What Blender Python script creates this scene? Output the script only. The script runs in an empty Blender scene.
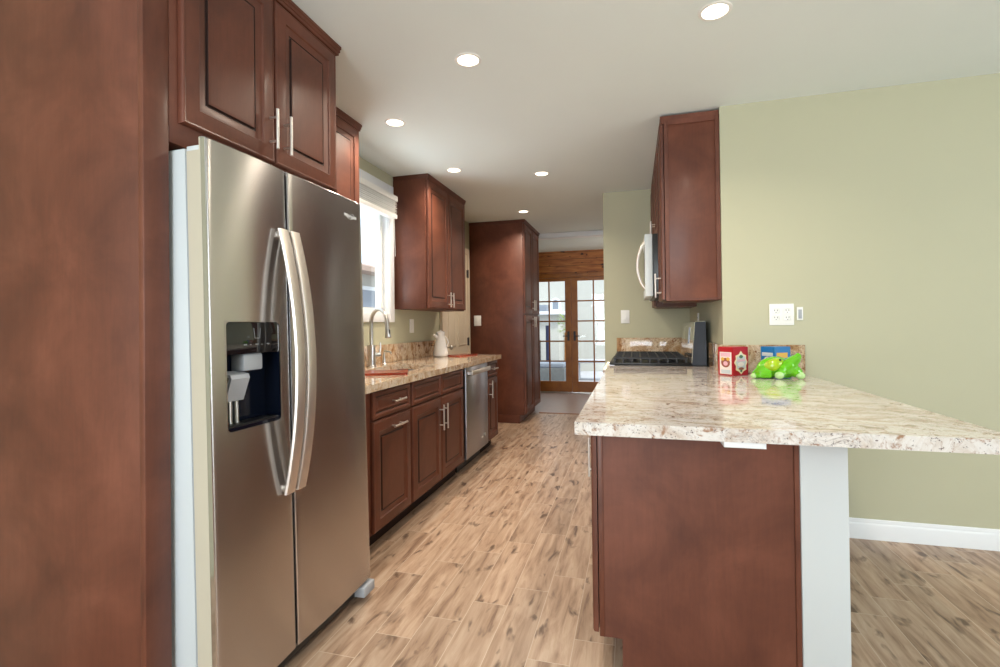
import bpy, bmesh, math, random
from mathutils import Vector, Matrix
random.seed(7)
R = math.radians
C = bpy.context.scene
COL = C.collection

# ------------------------------------------------------------------ camera
CAM_H = 1.18
YAW, PITCH, ROLL, FPX = -0.26752, 0.008556, -0.011958, 488.0
fw = Vector((math.sin(YAW) * math.cos(PITCH), math.cos(YAW) * math.cos(PITCH), math.sin(PITCH)))
r0 = Vector((math.cos(YAW), -math.sin(YAW), 0)); u0 = r0.cross(fw)
rt = math.cos(ROLL) * r0 + math.sin(ROLL) * u0
up = -math.sin(ROLL) * r0 + math.cos(ROLL) * u0
cam = bpy.data.cameras.new('camera'); cam.sensor_width = 36; cam.sensor_fit = 'HORIZONTAL'
cam.lens = 36 * FPX / 1000; cam.shift_y = -12.5 / 1000; cam.clip_start = 0.02
camo = bpy.data.objects.new('camera', cam); COL.objects.link(camo)
camo.matrix_world = Matrix(((rt.x, up.x, -fw.x, 0), (rt.y, up.y, -fw.y, 0), (rt.z, up.z, -fw.z, CAM_H), (0, 0, 0, 1)))
C.camera = camo

# ------------------------------------------------------------------ colour management, world, daylight
C.view_settings.view_transform = 'Standard'; C.view_settings.look = 'None'
C.view_settings.gamma = 1; C.view_settings.use_curve_mapping = False
C.view_settings.exposure = 0.0
w = bpy.data.worlds.new('World'); C.world = w; w.use_nodes = True
bg = w.node_tree.nodes['Background']; bg.inputs[0].default_value = (0.80, 0.90, 1.0, 1); bg.inputs[1].default_value = 2.2

def area(name, loc, direction, sx, sy, power, col):
    l = bpy.data.lights.new(name, 'AREA'); l.shape = 'RECTANGLE'; l.size = sx; l.size_y = sy
    l.energy = power; l.color = col
    o = bpy.data.objects.new(name, l); COL.objects.link(o); o.location = loc
    o.rotation_euler = Vector(direction).to_track_quat('-Z', 'Y').to_euler()
    return o
DAY = (0.88, 0.95, 1.0)
area('daylight_back', (-0.75, -2.56, 1.35), (0, 1, 0.03), 2.2, 2.0, 120, DAY)      # glass doors behind the camera
area('daylight_right', (4.12, 0.6, 1.45), (-1, 0, 0.0), 2.6, 1.5, 60, DAY)      # dining room window
area('yard_bounce_fill', (-2.38, 3.24, 1.12), (1, 0, 0.62), 1.3, 0.7, 30, (0.95, 0.98, 1.0))   # added lamp hidden below the kitchen window, standing in for sunlit yard bounce
su = bpy.data.lights.new('sun', 'SUN'); su.energy = 3.2; su.angle = R(3); su.color = (1.0, 0.96, 0.9)
suo = bpy.data.objects.new('sun', su); COL.objects.link(suo); suo.rotation_euler = Vector((-0.45, 0.35, -0.82)).to_track_quat('-Z', 'Y').to_euler()
area('hall_fill', (0.45, 7.5, 1.5), (-1, 0, 0), 1.0, 1.4, 12, (1.0, 0.9, 0.78))  # added fill to brighten the back hall
WARM = (1.0, 0.87, 0.71)
LAMP_POWER = 10.0

# ------------------------------------------------------------------ material helpers
def lin(c):
    return tuple(((x / 255) / 12.92 if x / 255 <= 0.04045 else ((x / 255 + 0.055) / 1.055) ** 2.4) for x in c) + (1.0,)
class NT:
    def __init__(s, name):
        s.m = bpy.data.materials.new(name); s.m.use_nodes = True
        s.n = s.m.node_tree.nodes; s.l = s.m.node_tree.links
        s.b = s.n['Principled BSDF']
    def node(s, t, **kw):
        n = s.n.new(t)
        for k, v in kw.items(): setattr(n, k, v)
        return n
    def put(s, sock, v):
        if hasattr(v, 'is_output'): s.l.new(v, sock)
        else: sock.default_value = v
    def math(s, op, a, b=0.0, c=None):
        n = s.node('ShaderNodeMath', operation=op); s.put(n.inputs[0], a); s.put(n.inputs[1], b)
        if c is not None: s.put(n.inputs[2], c)
        return n.outputs[0]
    def mix(s, f, a, b, blend='MIX'):
        n = s.node('ShaderNodeMix', data_type='RGBA', blend_type=blend)
        s.put(n.inputs[0], f); s.put(n.inputs[6], a); s.put(n.inputs[7], b); return n.outputs[2]
    def coord(s, world=False, scale=(1, 1, 1)):
        if world: o = s.node('ShaderNodeNewGeometry').outputs['Position']
        else: o = s.node('ShaderNodeTexCoord').outputs['Object']
        mp = s.node('ShaderNodeMapping'); s.l.new(o, mp.inputs[0]); mp.inputs['Scale'].default_value = scale
        return mp.outputs[0]
    def noise(s, vec, scale, detail=4, rough=0.55, dist=0.0):
        n = s.node('ShaderNodeTexNoise'); s.l.new(vec, n.inputs['Vector'])
        n.inputs['Scale'].default_value = scale; n.inputs['Detail'].default_value = detail
        n.inputs['Roughness'].default_value = rough; n.inputs['Distortion'].default_value = dist
        return n.outputs['Fac']
    def ramp(s, f, stops):
        n = s.node('ShaderNodeValToRGB'); e = n.color_ramp.elements
        while len(e) < len(stops): e.new(0.5)
        for i, (p, c) in enumerate(stops): e[i].position = p; e[i].color = c if len(c) == 4 else lin(c)
        s.l.new(f, n.inputs[0]); return n.outputs[0]
    def bump(s, h, strength=0.1, dist=0.01):
        n = s.node('ShaderNodeBump'); n.inputs['Strength'].default_value = strength; n.inputs['Distance'].default_value = dist
        s.l.new(h, n.inputs['Height']); s.l.new(n.outputs[0], s.b.inputs['Normal'])
    def set(s, **kw):
        for k, v in kw.items(): s.put(s.b.inputs[k.replace('_', ' ')], v)
        return s
def flat(name, c, rough=0.5, metal=0.0, var=0.06, **kw):
    t = NT(name); f = t.noise(t.coord(), 14, 3)
    d = tuple(x * (1 - var) for x in lin(c)[:3]) + (1,)
    t.set(Base_Color=t.mix(f, d, lin(c)), Roughness=rough, Metallic=metal, **kw); return t.m
def wood(name, dark, mid, light, rough=0.36, axis='z', coat=0.25):
    t = NT(name)
    sc = {'z': (9, 9, 0.9), 'y': (9, 0.9, 9), 'x': (0.9, 9, 9)}[axis]
    blotch = t.noise(t.coord(), 3.2, 5, 0.6, 0.4)
    grain = t.noise(t.coord(scale=sc), 9, 5, 0.65)
    c = t.ramp(blotch, [(0.28, dark), (0.5, mid), (0.75, light)])
    g = t.ramp(grain, [(0.3, (205, 200, 198)), (0.62, (255, 255, 255))])
    t.set(Base_Color=t.mix(0.3, c, t.mix(1.0, c, g, 'MULTIPLY')), Roughness=rough, Coat_Weight=coat, Coat_Roughness=0.22, Specular_IOR_Level=0.4)
    return t.m
def paint(name, c, rough=0.75, bump=0.04):
    t = NT(name); p = t.coord(world=True)
    f = t.noise(p, 2.2, 3); d = tuple(x * 0.955 for x in lin(c)[:3]) + (1,)
    t.set(Base_Color=t.mix(f, d, lin(c)), Roughness=rough)
    t.bump(t.noise(p, 160, 2), bump, 0.004); return t.m
def steel(name, c, rough=0.3, aniso=0.75, rot=0.25):
    t = NT(name); p = t.coord(scale=(60, 1.2, 260))
    f = t.noise(p, 3, 3); d = tuple(x * 0.93 for x in lin(c)[:3]) + (1,)
    t.set(Base_Color=t.mix(f, d, lin(c)), Metallic=1.0, Roughness=rough, Anisotropic=aniso, Anisotropic_Rotation=rot)
    tg = t.node('ShaderNodeTangent', direction_type='RADIAL', axis='Z'); t.l.new(tg.outputs[0], t.b.inputs['Tangent'])
    return t.m
def granite(name, base, pale, rust, dark, seed):
    t = NT(name)
    mp = t.coord(world=True)
    of = t.node('ShaderNodeVectorMath', operation='ADD'); t.l.new(mp, of.inputs[0]); of.inputs[1].default_value = (seed, seed * 1.7, seed * .6)
    v = of.outputs[0]
    st = t.node('ShaderNodeMapping'); t.l.new(v, st.inputs[0]); st.inputs['Scale'].default_value = (1, 2.0, 1.2); st.inputs['Rotation'].default_value = (0, 0, 0.5)
    big = t.noise(st.outputs[0], 5.5, 8, 0.68, 1.4)
    med = t.noise(v, 26, 6, 0.7, 0.8)
    fine = t.noise(v, 120, 4, 0.7)
    c = t.ramp(big, [(0.30, rust), (0.43, base), (0.56, pale), (0.70, base)])
    c = t.mix(t.ramp(med, [(0.36, (255, 255, 255)), (0.46, (0, 0, 0))]), c, lin(rust))
    veins = t.noise(st.outputs[0], 9, 7, 0.72, 2.2)
    vm = t.math('ABSOLUTE', t.math('SUBTRACT', veins, 0.5))
    vf = t.ramp(vm, [(0.0, (235, 235, 235)), (0.022, (0, 0, 0))])
    gate = t.ramp(t.noise(v, 4, 3), [(0.48, (0, 0, 0)), (0.62, (230, 230, 230))])
    c = t.mix(t.mix(1.0, vf, gate, 'MULTIPLY'), c, lin(dark))
    c = t.mix(t.ramp(fine, [(0.33, (255, 255, 255)), (0.41, (0, 0, 0))]), c, lin(dark))
    c = t.mix(t.ramp(fine, [(0.60, (0, 0, 0)), (0.70, (190, 190, 190))]), c, lin(pale))
    t.set(Base_Color=c, Roughness=0.08, Coat_Weight=0.3, Coat_Roughness=0.03); return t.m

M = {}
M['cab'] = wood('stained_maple', (82, 42, 28), (102, 56, 39), (125, 73, 54), 0.5, 'z', 0.12)
M['glaze_shade'] = flat('glazed_shaded_groove', (44, 20, 14), 0.5)
M['cab_dark'] = flat('dark_toe_kick', (40, 20, 16), 0.7)  # dark brown finish of the left run's toe kicks
M['wall'] = paint('sage_paint', (187, 185, 158))
M['ceil'] = paint('ceiling_paint', (228, 236, 234), 0.8)
M['white'] = paint('white_trim_paint', (236, 238, 240), 0.45, 0.0)
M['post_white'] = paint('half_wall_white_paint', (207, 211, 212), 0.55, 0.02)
M['cream'] = paint('cream_door_paint', (226, 212, 190), 0.5, 0.0)
M['plastic'] = flat('white_plastic', (238, 238, 234), 0.35, var=0.02)
M['slot'] = flat('dark_slot', (60, 60, 62), 0.6)
M['steel'] = steel('brushed_steel_door', (198, 195, 194), 0.25, 0.92)
M['steel_dw'] = steel('brushed_steel_dishwasher', (165, 165, 172), 0.32)
M['steel_bar'] = flat('satin_steel', (226, 218, 210), 0.42, 1.0, 0.03)
M['nickel'] = flat('brushed_nickel', (205, 202, 198), 0.28, 1.0, 0.04)
M['chrome'] = flat('chrome', (225, 225, 228), 0.1, 1.0, 0.02)
M['sink'] = flat('sink_steel', (150, 150, 152), 0.3, 1.0, 0.08)
M['fridge_side'] = flat('grey_painted_steel', (196, 202, 204), 0.42, 0.0, 0.03)
M['mw_side'] = flat('silver_painted_steel', (226, 232, 231), 0.35, var=0.02)
M['door_side'] = flat('beige_painted_steel', (186, 178, 160), 0.4, var=0.03)
M['gasket'] = flat('gasket_rubber', (150, 155, 160), 0.6)
M['black_gloss'] = flat('black_gloss_panel', (16, 18, 22), 0.06, Coat_Weight=0.6)
M['navy_gloss'] = flat('dark_blue_gloss', (8, 18, 34), 0.4)
M['recess'] = flat('recess_dark_gloss', (12, 18, 32), 0.12)
M['black'] = flat('black_enamel', (24, 24, 26), 0.35)
M['iron'] = flat('cast_iron', (34, 33, 36), 0.5)
M['grey_plastic'] = flat('grey_plastic', (168, 172, 178), 0.45)
M['icon'] = flat('icon_print', (210, 212, 212), 0.4)
M['icon_dim'] = flat('dim_icon_print', (128, 130, 130), 0.4)
M['granite'] = granite('cream_granite', (206, 193, 182), (226, 221, 217), (164, 128, 104), (92, 76, 76), 3.1)
M['granite_warm'] = granite('warm_lit_granite', (200, 172, 142), (218, 202, 182), (154, 110, 74), (82, 62, 52), 5.7)  # left counter stone with warm lamp light tinted into its colours
M['granite_splash'] = granite('brown_granite', (176, 142, 104), (214, 196, 170), (132, 86, 48), (66, 46, 36), 8.3)
M['pine'] = wood('knotty_pine', (104, 54, 22), (134, 74, 30), (156, 92, 42), 0.45, 'x', 0.1)
M['door_wood'] = wood('oak_door', (128, 76, 28), (156, 96, 36), (172, 112, 48), 0.4, 'z', 0.2)
M['glaze'] = flat('white_glaze', (236, 234, 232), 0.12, var=0.02, Coat_Weight=0.4)
M['redmat'] = wood('red_lacquer_board', (110, 32, 18), (142, 48, 28), (168, 74, 46), 0.25, 'y')
M['mauve_tile'] = flat('mauve_floor_tile', (178, 156, 148), 0.35, var=0.2)
M['patio'] = flat('patio_concrete', (190, 190, 195), 0.8, var=0.15)
M['render'] = flat('pale_render', (196, 194, 186), 0.85, var=0.08)
M['grey_wicker'] = flat('grey_wicker', (120, 124, 124), 0.8, var=0.4)
M['post_blue'] = flat('dark_blue_metal', (34, 42, 72), 0.5)
M['leaf'] = flat('leaf_green', (150, 180, 60), 0.6, var=0.4)
M['roof'] = flat('roof_tile', (190, 165, 150), 0.8, var=0.25)
M['slate'] = flat('grey_window_dark', (140, 148, 160), 0.4)
M['red_box'] = flat('red_card', (170, 18, 32), 0.35, var=0.08)
M['blue_box'] = flat('blue_card', (20, 112, 176), 0.35, var=0.08)
M['print_white'] = flat('print_white', (232, 222, 214), 0.5)
M['print_pink'] = flat('print_pink', (226, 178, 190), 0.5)
M['print_gold'] = flat('print_gold', (222, 172, 74), 0.5)
M['print_brown'] = flat('print_brown', (150, 82, 62), 0.5)
M['print_green'] = flat('print_green', (70, 110, 76), 0.5)
M['print_cream'] = flat('print_cream', (232, 220, 178), 0.5)
M['print_grey'] = flat('print_grey', (196, 204, 206), 0.5)
M['frog'] = flat('green_glaze', (104, 196, 12), 0.09, var=0.3, Coat_Weight=0.7)
M['frog_dome'] = flat('yellow_green_glaze', (164, 196, 10), 0.1, var=0.1, Coat_Weight=0.7)
M['frog_pad'] = flat('pale_green_glaze', (186, 226, 150), 0.1, var=0.2, Coat_Weight=0.7)
def glass_mat(name, tint=(1, 1, 1, 1)):
    t = NT(name); t.n.remove(t.b); out = t.n['Material Output']
    tr = t.node('ShaderNodeBsdfTransparent'); tr.inputs[0].default_value = tint
    gl = t.node('ShaderNodeBsdfGlossy'); gl.inputs['Roughness'].default_value = 0.02
    fr = t.node('ShaderNodeFresnel'); gm = t.node('ShaderNodeNewGeometry')
    t.put(fr.inputs[0], t.math('MULTIPLY_ADD', gm.outputs['Backfacing'], 1 / 1.45 - 1.45, 1.45))   # same reflectance on both faces of the pane
    mx = t.node('ShaderNodeMixShader'); t.l.new(fr.outputs[0], mx.inputs[0]); t.l.new(tr.outputs[0], mx.inputs[1]); t.l.new(gl.outputs[0], mx.inputs[2])
    t.l.new(mx.outputs[0], out.inputs[0]); return t.m
M['glass'] = glass_mat('window_glass', (0.96, 0.98, 0.98, 1))
def emit(name, c, s):
    t = NT(name); f = t.noise(t.coord(), 5)
    t.set(Base_Color=lin(c), Emission_Color=t.mix(f, lin(c), lin(c)), Emission_Strength=s); return t.m
M['lens'] = emit('lamp_lens', (255, 238, 212), 6.0)

def floor_material():
    t = NT('wood_plank_tile')
    g = t.node('ShaderNodeNewGeometry'); sx = t.node('ShaderNodeSeparateXYZ'); t.l.new(g.outputs['Position'], sx.inputs[0])
    PW, PL = 0.149, 0.593
    a = t.math('DIVIDE', t.math('ADD', sx.outputs[0], 1.125), PW)
    col = t.math('FLOOR', a); fx = t.math('SUBTRACT', a, col)
    b = t.math('DIVIDE', t.math('SUBTRACT', sx.outputs[1], t.math('MULTIPLY_ADD', col, 0.1483, 2.14)), PL)
    row = t.math('FLOOR', b); fy = t.math('SUBTRACT', b, row)
    ex = t.math('MULTIPLY', t.math('MINIMUM', fx, t.math('SUBTRACT', 1.0, fx)), PW)
    ey = t.math('MULTIPLY', t.math('MINIMUM', fy, t.math('SUBTRACT', 1.0, fy)), PL)
    edge = t.math('MINIMUM', ex, ey)
    grout = t.math('LESS_THAN', edge, 0.0015)
    cv = t.node('ShaderNodeCombineXYZ'); t.put(cv.inputs[0], col); t.put(cv.inputs[1], row)
    wn = t.node('ShaderNodeTexWhiteNoise', noise_dimensions='2D'); t.l.new(cv.outputs[0], wn.inputs['Vector'])
    sep = t.node('ShaderNodeSeparateColor'); t.l.new(wn.outputs['Color'], sep.inputs[0])
    # each plank gets its own piece of the grain
    ov = t.node('ShaderNodeCombineXYZ'); t.put(ov.inputs[0], t.math('MULTIPLY', sep.outputs[0], 37.0)); t.put(ov.inputs[1], t.math('MULTIPLY', sep.outputs[1], 53.0))
    ad = t.node('ShaderNodeVectorMath', operation='ADD'); t.l.new(g.outputs['Position'], ad.inputs[0]); t.l.new(ov.outputs[0], ad.inputs[1])
    def mapped(s):
        m = t.node('ShaderNodeMapping'); t.l.new(ad.outputs[0], m.inputs[0]); m.inputs['Scale'].default_value = s; return m.outputs[0]
    grain = t.noise(mapped((13, 1.5, 1)), 2.0, 6, 0.6, 0.5)
    fine = t.noise(mapped((150, 5, 1)), 2.0, 4, 0.7)
    knots = t.noise(mapped((17, 6.0, 1)), 1.0, 3, 0.5, 0.5)
    c = t.ramp(grain, [(0.30, (126, 96, 76)), (0.44, (172, 142, 118)), (0.56, (190, 162, 138)), (0.70, (204, 180, 158))])
    c = t.mix(t.ramp(fine, [(0.35, (90, 90, 90)), (0.55, (0, 0, 0))]), c, lin((146, 116, 94)))
    c = t.mix(t.ramp(knots, [(0.30, (245, 245, 245)), (0.41, (0, 0, 0))]), c, lin((88, 62, 46)))
    shade = t.math('MULTIPLY_ADD', sep.outputs[2], 0.22, 0.80)
    sc = t.node('ShaderNodeCombineColor'); [t.put(sc.inputs[i], shade) for i in range(3)]
    c = t.mix(1.0, c, sc.outputs[0], 'MULTIPLY')
    c = t.mix(grout, c, lin((196, 176, 156)))
    t.set(Base_Color=c, Roughness=t.math('MULTIPLY_ADD', fine, 0.2, 0.27))
    t.bump(t.math('SUBTRACT', t.math('MULTIPLY', grain, 0.25), t.math('MULTIPLY', grout, 1.0)), 0.12, 0.003)
    return t.m
M['floor'] = floor_material()
def pine_plank():
    t = NT('pine_plank_wall'); g = t.node('ShaderNodeNewGeometry'); sx = t.node('ShaderNodeSeparateXYZ'); t.l.new(g.outputs['Position'], sx.inputs[0])
    a = t.math('DIVIDE', sx.outputs[2], 0.115); row = t.math('FLOOR', a); f = t.math('SUBTRACT', a, row)
    gap = t.math('LESS_THAN', f, 0.05)
    p = t.coord(world=True, scale=(1.2, 1, 9))
    gr = t.noise(p, 3.0, 5, 0.6, 0.5); kn = t.noise(t.coord(world=True, scale=(4.5, 1, 9)), 2.0, 2, 0.4)
    c = t.ramp(gr, [(0.3, (130, 72, 34)), (0.5, (164, 100, 48)), (0.7, (186, 124, 62))])
    c = t.mix(t.ramp(kn, [(0.29, (255, 255, 255)), (0.36, (0, 0, 0))]), c, lin((44, 22, 12)))
    t.set(Base_Color=t.mix(gap, c, lin((50, 26, 12))), Roughness=0.5); return t.m
M['pine_plank'] = pine_plank()

# ------------------------------------------------------------------ mesh helpers
def new(): return bmesh.new()
def box(bm, x0, x1, y0, y1, z0, z1, bev=0.0, seg=2):
    r = bmesh.ops.create_cube(bm, size=1); vs = r['verts']
    for v in vs:
        v.co = Vector(((x0 + x1) / 2 + v.co.x * (x1 - x0), (y0 + y1) / 2 + v.co.y * (y1 - y0), (z0 + z1) / 2 + v.co.z * (z1 - z0)))
    if bev:
        es = list({e for v in vs for e in v.link_edges})
        bmesh.ops.bevel(bm, geom=es, offset=bev, segments=seg, affect='EDGES', profile=0.5)
    return bm
def bx(*a, **k): return box(new(), *a, **k)
def tube(bm, pts, r, n=12, cap=True):
    pts = [Vector(p) for p in pts]; rs = r if isinstance(r, (list, tuple)) else [r] * len(pts)
    rings = []; t = (pts[1] - pts[0]).normalized()
    a = t.orthogonal().normalized()
    for i, p in enumerate(pts):
        if i == 0: d = pts[1] - pts[0]
        elif i == len(pts) - 1: d = pts[-1] - pts[-2]
        else: d = (pts[i + 1] - pts[i]).normalized() + (pts[i] - pts[i - 1]).normalized()
        d.normalize(); a = (a - a.dot(d) * d).normalized(); b = d.cross(a)
        rings.append([bm.verts.new(p + rs[i] * (math.cos(2 * math.pi * k / n) * a + math.sin(2 * math.pi * k / n) * b)) for k in range(n)])
    for i in range(len(rings) - 1):
        for k in range(n):
            bm.faces.new((rings[i][k], rings[i][(k + 1) % n], rings[i + 1][(k + 1) % n], rings[i + 1][k]))
    if cap: bm.faces.new(rings[0][::-1]); bm.faces.new(rings[-1])
    return bm
def lathe(bm, prof, c, n=32):
    rings = []
    for r, z in prof:
        rings.append([bm.verts.new((c[0] + r * math.cos(2 * math.pi * k / n), c[1] + r * math.sin(2 * math.pi * k / n), c[2] + z)) for k in range(n)] if r > 1e-6 else [bm.verts.new((c[0], c[1], c[2] + z))])
    for i in range(len(rings) - 1):
        A, B = rings[i], rings[i + 1]
        for k in range(n):
            k2 = (k + 1) % n
            if len(A) == 1 and len(B) == 1: continue
            if len(A) == 1: bm.faces.new((A[0], B[k2], B[k]))
            elif len(B) == 1: bm.faces.new((A[k], A[k2], B[0]))
            else: bm.faces.new((A[k], A[k2], B[k2], B[k]))
    return bm
def prism(bm, poly, f0, f1):
    """poly: 2-D outline; f0/f1 map (a,b) to the two end faces"""
    A = [bm.verts.new(f0(*p)) for p in poly]; B = [bm.verts.new(f1(*p)) for p in poly]; n = len(poly)
    for i in range(n): bm.faces.new((A[i], A[(i + 1) % n], B[(i + 1) % n], B[i]))
    bm.faces.new(A[::-1]); bm.faces.new(B); return bm
def ellipsoid(bm, c, r, rot=None, seg=16):
    q = bmesh.ops.create_uvsphere(bm, u_segments=seg, v_segments=max(6, seg // 2), radius=1)
    m = Matrix.Translation(c) @ (rot or Matrix.Identity(4)) @ Matrix.Diagonal((*r, 1))
    bmesh.ops.transform(bm, matrix=m, verts=q['verts'])
def base_of(bm):
    xs = [v.co for v in bm.verts]
    lo = Vector([min(v[i] for v in xs) for i in range(3)]); hi = Vector([max(v[i] for v in xs) for i in range(3)])
    return Vector(((lo.x + hi.x) / 2, (lo.y + hi.y) / 2, lo.z))
def gpos(o):
    p = Vector(o.location)
    while o.parent: o = o.parent; p += o.location
    return p
def obj(name, bm, m, parent=None, smooth=35, label=None):
    bmesh.ops.recalc_face_normals(bm, faces=bm.faces)
    o0 = base_of(bm)
    for v in bm.verts: v.co -= o0
    me = bpy.data.meshes.new(name); bm.to_mesh(me); bm.free()
    if smooth:
        me.polygons.foreach_set('use_smooth', [True] * len(me.polygons)); me.set_sharp_from_angle(angle=R(smooth))
    me.materials.append(M[m] if isinstance(m, str) else m)
    if any(p.material_index for p in me.polygons): me.materials.append(M['glaze_shade'])
    o = bpy.data.objects.new(name, me); COL.objects.link(o)
    if parent: o.parent = parent; o.location = o0 - gpos(parent)
    else: o.location = o0
    if label: o['label'] = label
    return o
def thing(name, label, cat, loc, group=None):
    o = bpy.data.objects.new(name, None); COL.objects.link(o); o.location = loc; o.empty_display_size = 0.05
    return tag(o, label, cat, group)
def tag(o, label, cat, group=None):
    o['label'] = label; o['category'] = cat
    if group: o['group'] = group
    return o
def struct(name, bm, m, parent=None):
    o = obj(name, bm, m, parent)
    if not parent: o['kind'] = 'structure'
    return o
def dup(o, delta=(0, 0, 0), label=None, parent=None):
    c = o.copy(); COL.objects.link(c)
    if parent: c.parent = parent
    else: c.location = Vector(o.location) + Vector(delta); c['label'] = label
    for ch in list(o.children): dup(ch, parent=c)
    return c

DOORP = [(0.0, -0.020), (0.0, -0.007), (0.002, -0.003), (0.006, -0.0005), (0.011, -0.002), (0.016, 0.0), (0.052, 0.0), (0.055, 0.0012), (0.058, 0.0), (0.061, -0.0050),
         (0.065, -0.0065), (0.086, -0.0100), (0.0880, -0.0125), (0.0925, -0.0125), (0.0950, -0.006), (0.100, -0.0045), (0.104, -0.0045)]
DRAWP = [(0.0, -0.020), (0.0, -0.007), (0.002, -0.003), (0.006, -0.0005), (0.020, 0.0), (0.024, -0.003), (0.027, -0.010), (0.031, -0.0115), (0.033, -0.010), (0.046, -0.003), (0.048, -0.0045), (0.051, -0.0045)]
FR = {'+x': (Vector((0, 1, 0)), Vector((1, 0, 0))), '-x': (Vector((0, -1, 0)), Vector((-1, 0, 0))), '-y': (Vector((1, 0, 0)), Vector((0, -1, 0)))}
def raised(face, front, a0, a1, z0, z1, prof=DOORP):
    """raised-panel front: a0..a1 along the run, front = coordinate of its outer face"""
    U, N = FR[face]; bm = new()
    if face[1] == 'x':
        P = lambda a, z, d: Vector((front, a, z)) + N * d
    else:
        P = lambda a, z, d: Vector((a, front, z)) + N * d
    rings = [[bm.verts.new(P(a, z, d)) for a, z in ((a0 + i, z0 + i), (a1 - i, z0 + i), (a1 - i, z1 - i), (a0 + i, z1 - i))] for i, d in prof]
    for A, B in zip(rings, rings[1:]):
        for k in range(4): bm.faces.new((A[k], A[(k + 1) % 4], B[(k + 1) % 4], B[k]))
    if prof in (DOORP, DRAWP):            # dark glaze plus groove shade, both painted onto the groove faces
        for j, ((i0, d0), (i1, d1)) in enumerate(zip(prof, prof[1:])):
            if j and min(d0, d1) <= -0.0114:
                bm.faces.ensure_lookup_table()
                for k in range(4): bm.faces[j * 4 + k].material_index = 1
    bm.faces.new(rings[0][::-1]); bm.faces.new(rings[-1]); return bm
def bar_handle(face, front, a, z, length, vertical=True, parent=None, off=0.032, r=0.0058):
    N = FR[face][1]; U = Vector((0, 0, 1)) if vertical else Vector((0, 1, 0))
    c = Vector((front, a, z)) if face[1] == 'x' else Vector((a, front, z))
    bm = new(); tube(bm, [c + N * off - U * length / 2, c + N * off + U * length / 2], r, 12)
    for s in (-1, 1): tube(bm, [c - N * 0.001 + U * s * length * 0.3, c + N * off + U * s * length * 0.3], r * 0.75, 10)
    return obj('handle', bm, 'steel_bar', parent, label='brushed steel bar handle')
def crown(x0, x1, y0, y1, z0, z1, out, sides):
    """stepped crown round the top of a cabinet; sides lists which of x0,x1,y0,y1 project"""
    bm = new()
    for k, (p, a, b) in enumerate([(0.35, 0.0, 0.35), (0.7, 0.30, 0.7), (1.0, 0.65, 1.0)]):
        e = out * p
        box(bm, x0 - (e if 'x0' in sides else 0), x1 + (e if 'x1' in sides else 0), y0 - (e if 'y0' in sides else 0), y1 + (e if 'y1' in sides else 0),
            z0 + (z1 - z0) * a, z0 + (z1 - z0) * b, 0.0015, 1)
    return bm

# ------------------------------------------------------------------ setting
H = 2.443
XL, XR, YD = -1.945, 0.50, 3.086
struct('floor', bx(-2.065, 4.35, -2.72, 6.45, -0.06, 0.0), 'floor')
struct('floor_hall', bx(-2.065, 0.75, 6.45, 8.45, -0.06, -0.002), 'mauve_tile')
struct('trim_1', bx(-1.24, 0.63, 6.43, 6.47, 0.0, 0.006, bev=0.002), 'door_wood')
struct('ceiling', bx(-2.065, 4.35, -2.72, 8.52, H, H + 0.1), 'ceil')
# left wall with the kitchen window opening
WY0, WY1, WZ0, WZ1 = 2.86, 3.63, 1.285, 2.26
bm = new()
for a in ((-2.72, WY0, 0, H), (WY1, 8.52, 0, H), (WY0, WY1, 0, WZ0), (WY0, WY1, WZ1, H)): box(bm, XL - 0.12, XL, a[0], a[1], a[2], a[3])
struct('wall_left', bm, 'wall')
struct('wall_right', bx(XR, XR + 0.13, YD, 4.92, 0, H), 'wall')
struct('wall_dining', bx(XR + 0.13, 4.35, YD, YD + 0.13, 0, H), 'wall')
struct('wall_end', bx(-0.272, XR, 4.80, 4.92, 0, H), 'wall')
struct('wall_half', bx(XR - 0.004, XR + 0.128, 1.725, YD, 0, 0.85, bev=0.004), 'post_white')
struct('wall_hall', bx(0.63, 0.75, 4.92, 8.52, 0, H), 'wall')
# back and dining side, each with its own glazed opening
bm = new()
for a in ((-2.065, -1.86, 0, H), (0.36, 4.35, 0, H), (-1.86, 0.36, 0, 0.3), (-1.86, 0.36, 2.36, H)): box(bm, a[0], a[1], -2.72, -2.60, a[2], a[3])
struct('wall_back', bm, 'wall')
bm = new()
for a in ((-2.72, -0.7, 0, H), (1.9, YD + .13, 0, H), (-0.7, 1.9, 0, 0.7), (-0.7, 1.9, 2.2, H)): box(bm, 4.23, 4.35, a[0], a[1], a[2], a[3])
struct('wall_east', bm, 'wall')
bm = new()
for a in ((-1.86, -1.80), (-0.78, -0.72), (0.30, 0.36)): box(bm, a[0], a[1], -2.69, -2.63, 0.3, 2.36, 0.004, 1)
for z in (0.3, 2.30): box(bm, -1.80, 0.30, -2.69, -2.63, z, z + 0.06)
struct('window_2', bm, 'white')
bm = new()
for a in ((-0.7, -0.64), (0.57, 0.63), (1.84, 1.9)): box(bm, 4.26, 4.32, a[0], a[1], 0.7, 2.2, 0.004, 1)
for z in (0.7, 2.14): box(bm, 4.26, 4.32, -0.64, 1.84, z, z + 0.06)
struct('window_3', bm, 'white')
# baseboard along the dining wall, ogee top
prof = [(0, 0), (0.016, 0), (0.016, 0.075), (0.013, 0.082), (0.009, 0.086), (0.009, 0.094), (0.005, 0.104), (0, 0.106)]
bm = prism(new(), prof, lambda a, b: (XR + 0.132, YD - a, b), lambda a, b: (4.23, YD - a, b))
struct('baseboard_right', bm, 'white')
# header between the kitchen and the back hall
struct('trim_2', bx(-1.945, 0.63, 6.68, 6.82, 2.378, H, bev=0.003), 'white')

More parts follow.
